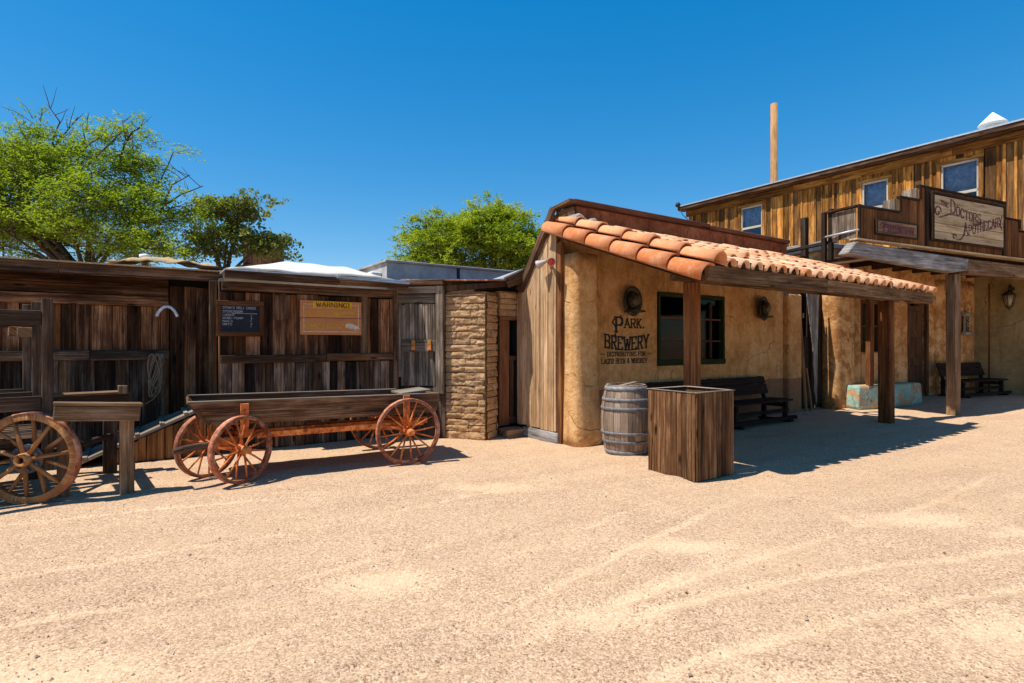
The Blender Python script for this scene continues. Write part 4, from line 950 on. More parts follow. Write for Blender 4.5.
# barrel
ba = thing('barrel', 'weathered wooden barrel with grey iron hoops beside the plank crate', 'barrel', T, (5.86, 5.72, 0))
bc = V((5.86, 5.72, 0)); H = 1.0
prof = lambda z: .285+.075*(1-((z-H/2)/(H/2))**2)
b = MB(); NS = 22
for k in range(NS):
    a0, a1 = 2*math.pi*(k+.03)/NS, 2*math.pi*(k+.97)/NS; rings = []
    dr = R.uniform(-.004, .004)
    for i in range(13):
        z = H*i/12; q = prof(z)+dr
        rings.append([bc+V((q*math.cos(a), q*math.sin(a), z)) for a in (a0, (a0+a1)/2, a1)]+[bc+V(((q-.03)*math.cos(a), (q-.03)*math.sin(a), z)) for a in (a1, a0)])
    b.ring_surface(rings, True, None, False, True)
part('staves', b, M['barrel'], ba)
for z, hh in ((.02, .05), (.17, .045), (.3, .04), (.64, .05), (.77, .045), (.92, .06)):
    b = MB(); b.lathe(bc, (0, 0, 1), [(prof(z)+.001, z), (prof(z)+.009, z+.002), (prof(z+hh)+.009, z+hh-.002), (prof(z+hh)+.001, z+hh)], 40, loop=True); part('hoop', b, M['hoop'], ba)
b = MB()
for k in range(5):
    x = -.25+.1*k+.05; l = math.sqrt(max(.0, .255**2-x*x)); b.box(bc+V((x-.046, -l, .955)), bc+V((x+.046, l, .972)), 1, .003)
part('lid', b, M['barrel'], ba)
b = MB(); p = bc+V((.13, -.335, .52)); b.lathe(p, (.36, -1, 0), [(.018, -.01), (.018, .012), (.001, .013)], 10); part('bung', b, M['iron'], ba)
b = MB(); b.beam(bc+V((-.22, -.1, .99)), bc+V((.22, .02, 1.02)), .07, .02); solo('wood_scrap', b, M['ramp'], 'pale loose slat lying across the barrel top', 'slat', T, bev=.003)
# crate
cr = thing('plank_crate', 'open topped square crate of dark vertical planks standing on the gravel', 'crate', T, (5.65, 4.42, 0))
a0, a1, c0, c1, ch = 5.3, 6.0, 4.07, 4.77, 1.02
for p, q, n in (((a0, c0), (a1, c0), (0, -1)), ((a0, c1), (a0, c0), (-1, 0)), ((a1, c0), (a1, c1), (1, 0)), ((a1, c1), (a0, c1), (0, 1))):
    b = MB(); boards(b, p, q, 0, ch, .075, .018, n, gap=.004, zj=.008, tj=.004, lean=.002); part('side', b, M['crate'], cr, .002)
b = MB(); i_ = .002
b.box((a0+.0, c0+i_, .9), (a1, c0+.025, .985), 0); b.box((a0, c1-.025, .9), (a1, c1-i_, .985), 0); b.box((a0+i_, c0+.027, .9), (a0+.025, c1-.027, .985), 1); b.box((a1-.025, c0+.027, .9), (a1-i_, c1-.027, .985), 1)
part('inner_frame', b, M['crate'], cr)
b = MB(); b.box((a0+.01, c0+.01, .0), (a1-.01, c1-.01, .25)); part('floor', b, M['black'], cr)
b = MB()
for p, q in (((a0-.03, c0-.028, ch), (a1+.028, c0+.02, ch+.01)), ((a0-.03, c1-.02, ch), (a1+.028, c1+.028, ch+.01))): b.box(p, q, 0, .002)
for p, q in (((a0-.028, c0+.022, ch), (a0+.02, c1-.022, ch+.01)), ((a1-.02, c0+.022, ch), (a1+.028, c1-.022, ch+.01))): b.box(p, q, 1, .002)
part('rim', b, M['ramp'], cr, .003)

# gap between brewery and apothecary
gp = thing('plank_gate', 'dark broken plank gate filling the gap beside the brewery', 'gate', T, (13.3, 7.0, 0))
b = MB()
for k in range(7):
    u = 12.7+.19*k; b.beam((u, 6.98, .1), (u+R.uniform(-.06, .06), 6.98+R.uniform(-.04, .04), (1.75 if k < 3 else 2.85)+R.uniform(-.25, .2)), .03, .16, up=(1, 0, 0), jit=.008)
b.box((12.66, 7.05, 1.0), (13.95, 7.1, 1.12), 0); b.box((13.25, 7.05, 2.2), (13.95, 7.1, 2.32), 0); part('planks', b, M['darkwood'], gp, .004)
b = MB(); b.box((12.66, 7.15, 0), (13.24, 7.2, 1.5)); b.box((13.243, 7.15, 0), (13.9, 7.2, 2.9)); part('dark_backing', b, M['black'], gp)
b = MB(); b.prism([V((12.98, 6.85, 2.85)), V((13.55, 6.85, 2.85)), V((13.5, 6.85, 1.9)), V((13.44, 6.85, .1)), V((13.33, 6.85, .5)), V((13.28, 6.85, 1.5))], (.01, .03, 0)); solo('weathered_sheet', b, M['grey'], 'tapering grey weathered panel leaning in the dark gap beside the brewery', 'panel', T)
b = MB(); b.beam((12.78, 6.75, 0), (12.74, 6.9, 2.6), .035, .05); b.beam((13.02, 6.75, 0), (13.06, 6.9, 1.0), .03, .04); solo('leaning_stick', b, M['pole'], 'thin pale sticks leaning in the dark gap beside the brewery', 'stick', T)

# ------------------------------------------------------------------ apothecary ground floor and porch
A = APO
ap = thing('apothecary', 'adobe shop with stepped brown false front, porch and pale lettered sign', 'building', A, (1, 1.8, 0))
FN = 1.75
b = MB(); z1 = 3.9
b.box((-1.5, FN, 0), (-.5, FN+.3, z1)); b.box((-.5, FN, 0), (.32, FN+.3, 1.37)); b.box((-.5, FN, 2.7), (.32, FN+.3, z1)); b.box((.32, FN, 0), (1.45, FN+.3, z1)); b.box((1.45, FN, 2.66), (2.2, FN+.3, z1)); b.box((2.2, FN, 0), (4.62, FN+.3, z1))
b.box((-1.5, FN+.303, 0), (-1.2, 6.2, z1)); part('stucco_wall', b, M['apostucco'], ap, .03)
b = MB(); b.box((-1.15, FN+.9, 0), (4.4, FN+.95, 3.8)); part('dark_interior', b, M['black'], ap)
b = MB(); b.box((-1.62, FN+.0, 3.905), (4.3, 6.3, 4.02), 0); part('flat_roof', b, M['greyplaster'], ap, .01)
b = MB(); boards(b, (-1.51, 6.2), (-1.51, FN+.25), 0, 3.3, .18, .03, (-1, 0)); part('side_planks', b, M['darkwood'], ap, .004)
b = MB(); b.box((-1.7, FN-.0, 4.022), (-1.56, 6.3, 4.1), 1); part('roof_edge_beam', b, M['grey'], ap, .008)
# rounded piers on the front wall
def pier(s0, s1, z0, z1, d=.12):
    b = MB(); rings = []
    for k in range(14):
        z = z0+(z1-z0)*k/13; g = []
        for i in range(20):
            a = 2*math.pi*i/20; ce, se = math.cos(a), math.sin(a); ce = math.copysign(abs(ce)**.4, ce); se = math.copysign(abs(se)**.4, se)
            q = 1+.03*noise.noise(V((a*1.5, z*1.5, s0)))
            g.append(V(((s0+s1)/2+(s1-s0)/2*ce*q, FN+.1+(d+.1)*se*q, z)))
        rings.append(g)
    b.ring_surface(rings, True); part('pier', b, M['apostucco'], ap)
pier(-1.62, -.86, 0, 2.9, .12); pier(.45, 1.33, 0, 2.75, .1); pier(2.62, 4.55, 0, 3.3, .1)
b = MB(); rings = []
for z, e in ((0, .0), (.1, .02), (.3, .01), (.5, -.0), (.565, -.012), (.58, -.04)):
    g = []
    for i in range(160):
        a = 2*math.pi*i/160; ce, se = math.cos(a), math.sin(a); ce = math.copysign(abs(ce)**.06, ce); se = math.copysign(abs(se)**.06, se)
        q = 1+.02*noise.noise(V((ce*3, se*3, z*3)))
        g.append(V((.0+(1.25+e)*ce*q, 1.62+(.3+e)*se*q, z)))
    rings.append(g)
b.ring_surface(rings, True); part('plinth', b, M['plinth'], ap)
b = MB(); b.box((-.5, FN+.02, 1.38), (-.42, FN+.14, 2.69), 2); b.box((.24, FN+.02, 1.38), (.32, FN+.14, 2.69), 2); b.box((-.415, FN+.02, 2.6), (.235, FN+.14, 2.69), 0); b.box((-.415, FN+.04, 2.0), (.235, FN+.1, 2.05), 0); wn2 = part('window', b, M['door'], ap, .004)
b = MB(); b.box((-.44, FN+.15, 1.37), (.26, FN+.156, 2.65)); part('pane', b, M['glass'], wn2)
b = MB(); b.box((1.46, FN+.06, .04), (2.19, FN+.1, 2.6), 2); dr = part('door', b, M['door'], ap, .004)
b = MB()
for z0_, z1_ in ((.2, 1.0), (1.2, 1.75), (1.85, 2.45)): b.box((1.55, FN+.04, z0_), (2.1, FN+.058, z1_), 2)
part('door_panel', b, M['door'], dr, .006)
b = MB(); b.box((1.36, FN-.04, 0), (1.45, FN+.06, 2.74), 2); b.box((2.2, FN-.04, 0), (2.3, FN+.06, 2.74), 2); b.box((1.452, FN-.04, 2.64), (2.198, FN+.06, 2.74), 0); part('door_frame', b, M['door'], ap, .006)
for q0, q1 in (((-.86, 1.3, .56), (-.72, 1.42, 3.3)), ((4.66, FN-.35, 0), (4.95, FN-.1, 3.3)), ((-.63, 1.38, .56), (-.58, 1.44, 2.6))):
    b = MB(); b.box(q0, q1, 2, .006); part('wall_post', b, M['post'], ap, .008)
# porch
b = MB(); b.box((-.1, -.11, -.08), (.1, .1, 3.15), 2, .008); part('porch_post', b, M['apopost'], ap, .018)
b = MB(); b.box((5.1, -.14, -.08), (5.38, .14, 3.15), 2, .008); part('porch_post', b, M['apopost'], ap, .018)
b = MB(); b.prism([V((-3.88, -.14, 3.33)), V((-.25, -.14, 3.16)), V((.32, -.14, 3.24)), V((.36, -.14, 3.5)), V((-3.6, -.14, 3.58))], (0, .2, 0)); b.uv = [[(p[1], p[0]) for p in q] for q in b.uv]; part('porch_beam', b, M['grey'], ap, .02)
b = MB(); b.box((.38, -.12, 3.17), (7, .08, 3.5), 0, .008); part('porch_beam', b, M['trestle'], ap, .014)
b = MB()
for k in range(13): b.box((-1.85+.001*k, .0+.14*k, 3.59), (6.5, .139+.14*k, 3.62), 0)
part('porch_roof', b, M['door'], ap)
for k in range(9):
    s = -1.8+.85*k; b = MB(); b.box((s, .1, 3.46), (s+.1, FN, 3.585), 1); part('rafter', b, M['door'], ap)
ff = MB()
prof_ = [(-3.5, -2.17, 4.28), (-2.17, -1.49, 4.6), (-1.49, 1.87, 4.91), (1.87, 2.55, 4.55), (2.55, 6.5, 4.3)]
for s0, s1, zt_ in prof_: boards(ff, (s0, -.1), (s1, -.1), 3.66, zt_, .17, .025, (0, -1), zj=.004, gap=.008)
ffo = part('false_front', ff, M['brownboard'], ap, .003)
b = MB()
for s0, s1, zt_ in prof_: b.box((s0-.02, -.15, zt_+.003), (s1+.0, -.06, zt_+.045), 0, .003)
for s, za, zb_ in ((-3.5, 3.64, 4.28), (-2.17, 4.33, 4.6), (-1.49, 4.65, 4.91), (1.87, 4.6, 4.91), (2.55, 4.35, 4.55)): b.box((s-.03, -.16, za), (s+.03, -.132, zb_+.045), 2, .003)
b.box((-1.3, -.16, 3.65), (-1.22, -.13, 4.9), 2); b.box((1.77, -.16, 3.65), (1.86, -.13, 4.9), 2)
part('trim', b, M['darkwood'], ffo, .003)
b = MB(); b.box((-3.6, -.17, 3.625), (6.5, -.0, 3.655), 0, .003); part('ledge', b, M['pale'], ffo, .003)
for s0, n0, za, zb_ in ((-3.52, .4, 3.66, 4.26), (-2.2, .2, 4.2, 4.6), (-1.52, .2, 4.5, 4.91)):
    b = MB(); boards(b, (s0, n0), (s0, -.1), za, zb_, .16, .02, (-1, 0)); part('return_boards', b, M['shutter'], ffo, .003)
b = MB(); b.box((-3.55, .4, 3.3), (-3.47, .48, 4.36), 2, .004); b.box((-3.6, -.12, 4.27), (-3.48, .5, 4.31), 1); b.box((-3.62, .5, 2.9), (-3.54, .58, 4.3), 2); part('corner_post', b, M['darkwood'], ffo, .004)
b = MB(); b.tube([(-3.6, .55, 3.78), (-3.55, -.16, 3.82)], .022, 8); part('white_rail', b, M['roofmetal'], ffo)
# signs
bs = thing('shop_sign', 'large pale plank sign with dark red Doctors Apothecary lettering', 'sign', A, (.28, -.2, 3.8))
b = MB(); zz = 3.84
for h in (.17, .18, .21, .19, .2): b.box((-1.1, -.2, zz), (1.68, -.165, zz+h-.012), 0, .004); zz += h
part('board', b, M['pale'], bs, .005)
b = MB(); b.box((-1.17, -.215, 3.79), (1.74, -.162, 3.835), 0); b.box((-1.17, -.215, 4.795), (1.74, -.162, 4.84), 0); b.box((-1.17, -.215, 3.837), (-1.105, -.162, 4.793), 2); b.box((1.685, -.215, 3.837), (1.74, -.162, 4.793), 2); part('frame', b, M['darkwood'], bs, .005)
b = MB(); l = -.202; sd = lambda q: -.13*q-.05*math.sin(q*3)
text(b, 'THE', (-.86, l, 4.58), ex, ey, en, .1, t=.16, width=.28, arc=lambda q: -.04*q)
text(b, 'DOCTORS', (-.5, l, 4.47), ex, ey, en, .19, t=.15, caps=1.4, width=1.2, arc=sd)
text(b, 'APOTHECARY', (.0, l, 3.98), ex, ey, en, .2, t=.15, caps=1.4, width=1.6, arc=lambda q: .37*q**1.1)
def swirl(pts, w=.014): b.tube([(p[0], l-.003, p[1]) for p in pts], [w*.4]+[w]*(len(pts)-2)+[w*.3], 6)
swirl([(-.98+.13*math.cos(t)*(1-.1*t), 4.42+.13*math.sin(t)*(1-.1*t)) for t in [i*.45 for i in range(16)]]); swirl([(-.95, 4.3), (-.7, 4.36), (-.45, 4.42), (-.2, 4.4)])
swirl([(-.35+.08*math.cos(t)*(1-.1*t), 3.93+.06*math.sin(t)*(1-.1*t)) for t in [i*.5 for i in range(12)]]); swirl([(-.3, 3.87), (-.12, 3.88), (.02, 4.0), (.1, 4.2)])
swirl([(.35, 4.3), (.6, 4.26), (.72, 4.33), (.66, 4.4)]); swirl([(1.45, 4.4), (1.55, 4.3), (1.62, 4.22)])
part('painted_lettering', b, M['purple'], bs)
ss = thing('small_sign', 'small dark framed sign with faded lettering left of the large pale sign', 'sign', A, (-2.33, -.18, 3.78))
b = MB(); b.box((-2.98, -.18, 3.8), (-1.68, -.15, 4.06), 0); part('board', b, M['trestle'], ss, .004)
b = MB(); b.box((-3.03, -.19, 3.765), (-1.63, -.148, 3.8), 0); b.box((-3.03, -.19, 4.06), (-1.63, -.148, 4.095), 0); b.box((-3.03, -.19, 3.802), (-2.985, -.148, 4.058), 2); b.box((-1.675, -.19, 3.802), (-1.63, -.148, 4.058), 2); part('frame', b, M['darkwood'], ss, .004)
b = MB(); l = -.182; text(b, 'PHYSICIAN', (-2.8, l, 3.86), ex, ey, en, .13, t=.24, caps=1.2, width=1.0); swirl([(-2.9, 3.84), (-2.7, 3.82), (-2.3, 3.835), (-1.8, 3.82)], .012); swirl([(-2.92, 3.95), (-2.85, 4.02), (-2.75, 3.98), (-2.88, 3.9)], .012); part('painted_lettering', b, M['purple'], ss)
# plaque
pq = thing('wall_plaque', 'scroll shaped plaque hung on the apothecary wall behind the porch post', 'plaque', A, (3.8, FN-.12, 1.8))
b = MB(); yq = FN-.17
b.prism([V((3.68, yq, 1.9)), V((3.93, yq, 1.9)), V((3.93, yq, 2.38)), V((3.68, yq, 2.38))], (0, -.03, 0)); b.tube([(3.62, yq-.04, 2.4), (3.99, yq-.04, 2.4)], .055, 10); b.tube([(3.62, yq-.04, 1.87), (3.99, yq-.04, 1.87)], .055, 10); part('scroll', b, M['brownpaper'], pq)
b = MB(); text(b, 'O', (3.74, yq-.031, 2.24), ex, ey, en, .1, t=.25, width=.12); text(b, 'P', (3.75, yq-.031, 2.13), ex, ey, en, .09, t=.25, width=.12); text(b, 'E', (3.75, yq-.031, 2.03), ex, ey, en, .09, t=.25, width=.12); text(b, 'N', (3.75, yq-.031, 1.93), ex, ey, en, .09, t=.25, width=.12); part('lettering', b, M['blacklet'], pq)
bench('b2', 'short dark bench on the apothecary porch under the scroll plaque', A, 2.3, 4.4, 1.42)
D.objects['wooden_bench.001'].location.z += .16
b = MB(); b.beam((-3.3, 1.2, 3.3), (-3.3, 1.2, 4.35), .12, .12); b.beam((-3.5, .5, 3.68), (-3.5, 2.6, 3.6), .1, .06)
solo('post_stub', b, M['darkwood'], 'dark post stub rising behind the tile roof left of the false front', 'post', A, bev=.005)

# ------------------------------------------------------------------ two storey boarded building
BU = 20.0
tb = thing('two_storey_building', 'two storey building with golden board walls above a plastered ground floor', 'building', T, (BU, 9, 0))
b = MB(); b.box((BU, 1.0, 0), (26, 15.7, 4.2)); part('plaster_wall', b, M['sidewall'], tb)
wins = [(12.24, 13.14, 5.68, 7.0), (7.91, 8.68, 5.55, 6.92), (5.6, 6.5, 5.5, 6.93)]
b = MB()
w = 15.7
R2 = random.Random(11); bd = MB()
while w > 1.05:
    wd = R2.uniform(.15, .27); lo_ = max(w-wd, 1.0)
    segs = [(4.2, 7.3)]
    mid_ = (w+lo_)/2
    for a, c, z0_, z1_ in wins:
        if a-.06 < mid_ < c+.06: segs = [(4.2, z0_-.1), (z1_+.1, 7.3)]
    dk_ = R2.random() < .42
    for za, zb_ in segs:
        c8 = []; t = .03+R2.uniform(0, .01)
        for i in range(8): c8.append(V((BU-.005-(t if i & 2 else 0), (w-.008 if not i & 1 else lo_+.008)+R2.uniform(-.004, .004), zb_ if i & 4 else za)))
        if dk_:
            for p_ in c8: p_.x += .022
        (bd if dk_ else b).hexa(c8, 2, R2.random())
    # battens
    if len(segs) == 1 and R2.random() < .75:
        b.box((BU-.065, lo_-.03, 4.2), (BU-.047, lo_+.035, 7.3), 2, .004, R2.random()*.8+.1)
    w -= wd
part('board_wall', b, M['gold'], tb, .003); part('recessed_boards', bd, M['golddark'], tb, .003)
b = MB(); b.box((BU+.0, 1.0, 4.2), (BU+.05, 15.7, 5.4)); b.box((BU+.0, 1.0, 7.05), (BU+.05, 15.7, 7.4))
ws_ = [15.7, 13.14, 12.24, 8.68, 7.91, 6.5, 5.6, 1.0]
for i in range(0, 8, 2): b.box((BU, ws_[i+1], 5.402), (BU+.05, ws_[i], 7.048))
b.box((26, 1, 4.2), (25.9, 15.7, 7.4)); b.box((BU+.05, 15.6, 4.2), (25.9, 15.7, 7.4)); b.box((BU+.05, 1.0, 4.2), (25.9, 1.1, 7.4)); part('wall_core', b, M['black'], tb)
for a, c, z0_, z1_ in wins:
    b = MB(); b.box((BU-.08, a-.12, z1_+.0), (BU-.04, c+.12, z1_+.1), 1, .005); b.box((BU-.08, a-.11, z0_-.1), (BU-.04, a-.002, z1_-.003), 2, .005); b.box((BU-.08, c+.002, z0_-.1), (BU-.04, c+.11, z1_-.003), 2, .005); b.box((BU-.09, a-.1, z0_-.16), (BU-.03, c+.1, z0_-.103), 1); wo = part('window', b, M['gold'], tb, .004)
    b = MB(); zm = z0_+(z1_-z0_)*.36
    b.box((BU-.05, a, z1_-.06), (BU+.02, c, z1_-.005), 1); b.box((BU-.05, a, zm-.04), (BU+.02, c, zm+.04), 1); b.box((BU-.05, a, z0_-.1), (BU+.02, a+.05, z1_-.063), 2); b.box((BU-.05, c-.05, z0_-.1), (BU+.02, c, z1_-.063), 2); b.box((BU-.05, a+.052, z0_-.1), (BU+.02, c-.052, z0_-.05), 1); part('sash', b, M['trim'], wo, .004)
    b = MB(); b.box((BU+.005, a+.04, z0_-.06), (BU+.012, c-.04, z1_-.04)); part('pane', b, M['skyglass'], wo)
    b = MB(); n = 22
    top = [V((BU+.1+.02*math.sin(i*1.3), a+.02+(c-a-.04)*i/n, z1_)) for i in range(n+1)]; bot = [V((p.x, p.y, zm+.1*abs(2*i/n-1)+.02)) for i, p in enumerate(top)]
    b.ring_surface([[bot[i], top[i], top[i]+V((.005, 0, 0)), bot[i]+V((.005, 0, 0))] for i in range(n+1)], True); part('curtain', b, M['upcurtain'], wo)
b = MB()
for w0_, w1_ in ((.9, 6.2), (6.204, 11.0), (11.004, 15.8)): b.box((BU-.1, w0_, 7.14), (BU-.04, w1_, 7.4), 1, .006)
part('frieze_board', b, M['gold'], tb, .006)
b = MB(); b.box((BU-.42, .8, 7.43), (BU-.37, 16.0, 7.56), 1, .004); b.box((BU-.36, .8, 7.41), (BU+.0, 16.0, 7.44), 1); part('eave_board', b, M['beam'], tb, .005)
b = MB(); b.prism([V((BU-.45, .75, 7.565)), V((BU-.45, 16.05, 7.565)), V((23, 16.05, 7.75)), V((23, .75, 7.75))], (0, 0, .045)); b.prism([V((23.003, .75, 7.75)), V((23.003, 16.05, 7.75)), V((26.5, 16.05, 7.5)), V((26.5, .75, 7.5))], (0, 0, .045)); part('metal_roof', b, M['roofmetal'], tb)
b = MB(); b.box((BU-.5, .7, 7.62), (BU+.4, 4.25, 7.72), 1); part('roof_end_board', b, M['pole'], tb, .01)
b = MB(); b.lathe((BU-.45, 15.95, 7.66), (0, 0, 1), [(.01, -.1), (.09, -.08), (.12, 0), (.08, .09), (.01, .12)], 14); b.tube([(BU-.45, 15.9, 7.6), (BU-.4, 15.75, 7.2), (BU-.06, 15.6, 6.9)], .015, 5); part('roof_lamp', b, M['iron'], tb)
vc = thing('roof_vent', 'white conical vent cap on the two storey building roof', 'vent', T, (BU+.7, 5.5, 7.6))
b = MB(); cc = V((BU+.75, 5.5, 7.85)); b.lathe(cc, (0, 0, 1), [(.14, -.25), (.14, .2)], 20); part('pipe', b, M['white'], vc)
b = MB(); b.lathe(cc, (0, 0, 1), [(.33, .16), (.35, .17), (.34, .19), (.02, .52), (.0, .52)], 28); part('cap', b, M['white'], vc)
ln_ = thing('wall_lantern', 'bronze lantern with amber glass mounted on the porch side wall', 'lantern', T, (BU-.2, 4.89, 2.57))
c = V((BU-.24, 4.89, 2.6))
b = MB(); b.lathe((BU-.015, 4.89, 3.1), (1, 0, 0), [(.07, -.02), (.07, .01)], 14); b.tube([(BU-.02, 4.89, 3.1), (BU-.12, 4.89, 3.2), (BU-.24, 4.89, 3.16), (BU-.24, 4.89, 3.05)], .018, 7); part('bracket', b, M['darkmetal'], ln_)
b = MB(); b.lathe(c, (0, 0, 1), [(.01, .46), (.05, .42), (.15, .34), (.17, .31), (.15, .3)], 6); b.lathe(c, (0, 0, 1), [(.08, .02), (.09, 0), (.03, -.05), (.005, -.1)], 6)
for k in range(6):
    a = math.pi/3*k; b.tube([c+V((.085*math.cos(a), .085*math.sin(a), .01)), c+V((.145*math.cos(a), .145*math.sin(a), .31))], .008, 4)
part('cage', b, M['darkmetal'], ln_)
b = MB(); b.lathe(c, (0, 0, 1), [(.075, .02), (.132, .3)], 6); part('glass', b, M['lampglass'], ln_)

# ------------------------------------------------------------------ utility pole
b = MB(); px_ = (774-512)/FPX*26; b.tube([(px_, 26, 0), (px_, 26, 6), (px_, 26, 12.9)], [.17, .165, .155], 12)
solo('utility_pole', b, M['pole'], 'bare brown wooden pole standing against the blue sky', 'pole', WORLD)

# ------------------------------------------------------------------ trees
def at(px, py, Y): return V(((px-512)/FPX*Y, Y, EYE+(HOR-py)/FPX*Y))
def tree(name, label, trunk_pts, lobes, nspray, leafn, lsize, mats, seed, spray=(.5, .9), flat=.5, bare=(), limbs=9, twigr=.012):
    rg = random.Random(seed); rn = np.random.RandomState(seed)
    base = V(trunk_pts[0]); o = thing(name, label, 'tree', WORLD, (base.x, base.y, 0))
    wood_ = MB(); skel = []
    for pts, r0 in trunk_pts_list(trunk_pts):
        rr = [r0*(1-.5*i/(len(pts)-1)) for i in range(len(pts))]
        wood_.tube(pts, rr, 10)
    top = [V(p) for p in trunk_pts[-1:][0][-1:]] if False else [V(trunk_pts[-1])] 
    def curve(a, c, sag, n=7):
        m = (a+c)/2+V((rg.uniform(-.3, .3), rg.uniform(-.3, .3), sag)); return [a*(1-t)**2+m*2*t*(1-t)+c*t*t for t in [i/n for i in range(n+1)]]
    tot = sum(l[1].x*l[1].z for l in lobes)
    centers = []
    for c, rads, sh in lobes:
        n = max(2, int(nspray*rads.x*rads.z/tot/6))
        for _ in range(n):
            while True:
                d = V((rg.gauss(0, 1), rg.gauss(0, 1), rg.gauss(0, 1))); d.normalize()
                if d.z > -.8: break
            q = rg.uniform(.3, 1.)**.5
            cc = c+V((d.x*rads.x, d.y*rads.y, d.z*rads.z))*q
            for _k in range(6): centers.append((cc+V((rg.gauss(0, 1)*spray[1]*.6, rg.gauss(0, 1)*spray[1]*.6, rg.gauss(0, 1)*spray[1]*.16)), d, cc if _k else None))
    nodes = []
    for k in range(limbs):
        c = centers[rg.randrange(len(centers))][0]; a = top[0]+(V(trunk_pts[-2])-top[0])*rg.uniform(0, .6)
        e = a+(c-a)*rg.uniform(.6, .9); pts = curve(a, e, .35*(e-a).length*rg.uniform(.2, .9)*(.5))
        r0 = rg.uniform(.05, .09); wood_.tube(pts, [r0*(1-.75*i/7) for i in range(8)], 7); nodes += [(p, r0*(1-.75*i/7)) for i, p in enumerate(pts) if i > 1]
    verts = []; faces = []; rr = []
    for c, d, hub in centers:
      if hub is not None:
        wood_.tube([hub, (hub+c)/2+V((0, 0, .04)), c], [twigr*.6, twigr*.5, twigr*.35], 4, cap=False)
      else:
        p, r0 = min(nodes, key=lambda q: (q[0]-c).length_squared+ (2 if q[0].z > c.z+.3 else 0))
        pts = curve(p, c, rg.uniform(-.05, .2)*(c-p).length, 5); wood_.tube(pts, [max(twigr, min(r0, twigr*2.2)*(1-.6*i/5)) for i in range(6)], 5, cap=False)
      nt = rg.randint(4, 7); hue = rg.random()*.6
      if 1:
        for _ in range(nt):
            a = rg.random()*6.283; dd = V((math.cos(a), math.sin(a), rg.uniform(-.35, .45))) + d*.7; dd.normalize()
            L = rg.uniform(*spray); q0 = c+V((rg.gauss(0, .1), rg.gauss(0, .1), rg.gauss(0, .07)))
            q1 = q0+dd*L+V((0, 0, -.22*L)); 
            if rg.random() < .35: wood_.tube([q0, (q0+q1)/2+V((0, 0, .05)), q1], [twigr*.5, twigr*.4, twigr*.25], 4, cap=False)
            for i in range(leafn):
                t = rg.random()**.7; pp = q0.lerp(q1, t)+V((rg.gauss(0, .055), rg.gauss(0, .055), rg.gauss(0, .045)+.05*t*(1-t)*4))
                e1 = V((rg.gauss(0, 1), rg.gauss(0, 1), rg.gauss(0, flat))); e1.normalize(); e2 = e1.cross(V((rg.gauss(0, .6), rg.gauss(0, .6), 1))); e2.normalize()
                s = lsize[0]*rg.uniform(.6, 1.3); s2 = lsize[1]*rg.uniform(.7, 1.3); bq = len(verts)
                for x, y in ((-.5, 0), (0, -.5), (.5, 0), (0, .5)): verts.append(pp+e1*s*x*2*.5+e2*s2*y)
                faces.append((bq, bq+1, bq+2, bq+3)); rr.append(min(1, max(0, hue+rg.uniform(0, .45))))
    for pts in bare:
        pts = [V(p) for p in pts]; wood_.tube(pts, [.02*(1-.75*i/(len(pts)-1))+.006 for i in range(len(pts))], 5)
        for i in range(1, len(pts)):
            for _ in range(3):
                q = pts[i-1].lerp(pts[i], rg.random()); dd = V((rg.uniform(-1, 1), rg.uniform(-.6, .6), rg.uniform(0, .8))).normalized(); l_ = rg.uniform(.2, .6)
                wood_.tube([q, q+dd*l_*.5+V((0, 0, .04)), q+dd*l_+V((rg.uniform(-.1, .1), 0, .1))], [.01, .008, .004], 4, cap=False)
    part('trunk', wood_, mats[1], o)
    me = D.meshes.new('crown'); me.from_pydata([tuple(v-base*1) for v in verts], [], faces); at_ = me.attributes.new('rnd', 'FLOAT', 'FACE'); at_.data.foreach_set('value', rr); me.materials.append(mats[0])
    cr_ = D.objects.new('crown', me); COL.objects.link(cr_); cr_.parent = o; cr_.location = base-V((base.x, base.y, 0))
    return o
def trunk_pts_list(tp): return [([V(p) for p in tp], .17)]
def lobe(px, py, Y, rx, rz_, ry=None):
    return (at(px, py, Y), V((rx/FPX*Y, (ry or rx/FPX*Y*.9), rz_/FPX*Y)), 0)
Y1 = 13.5
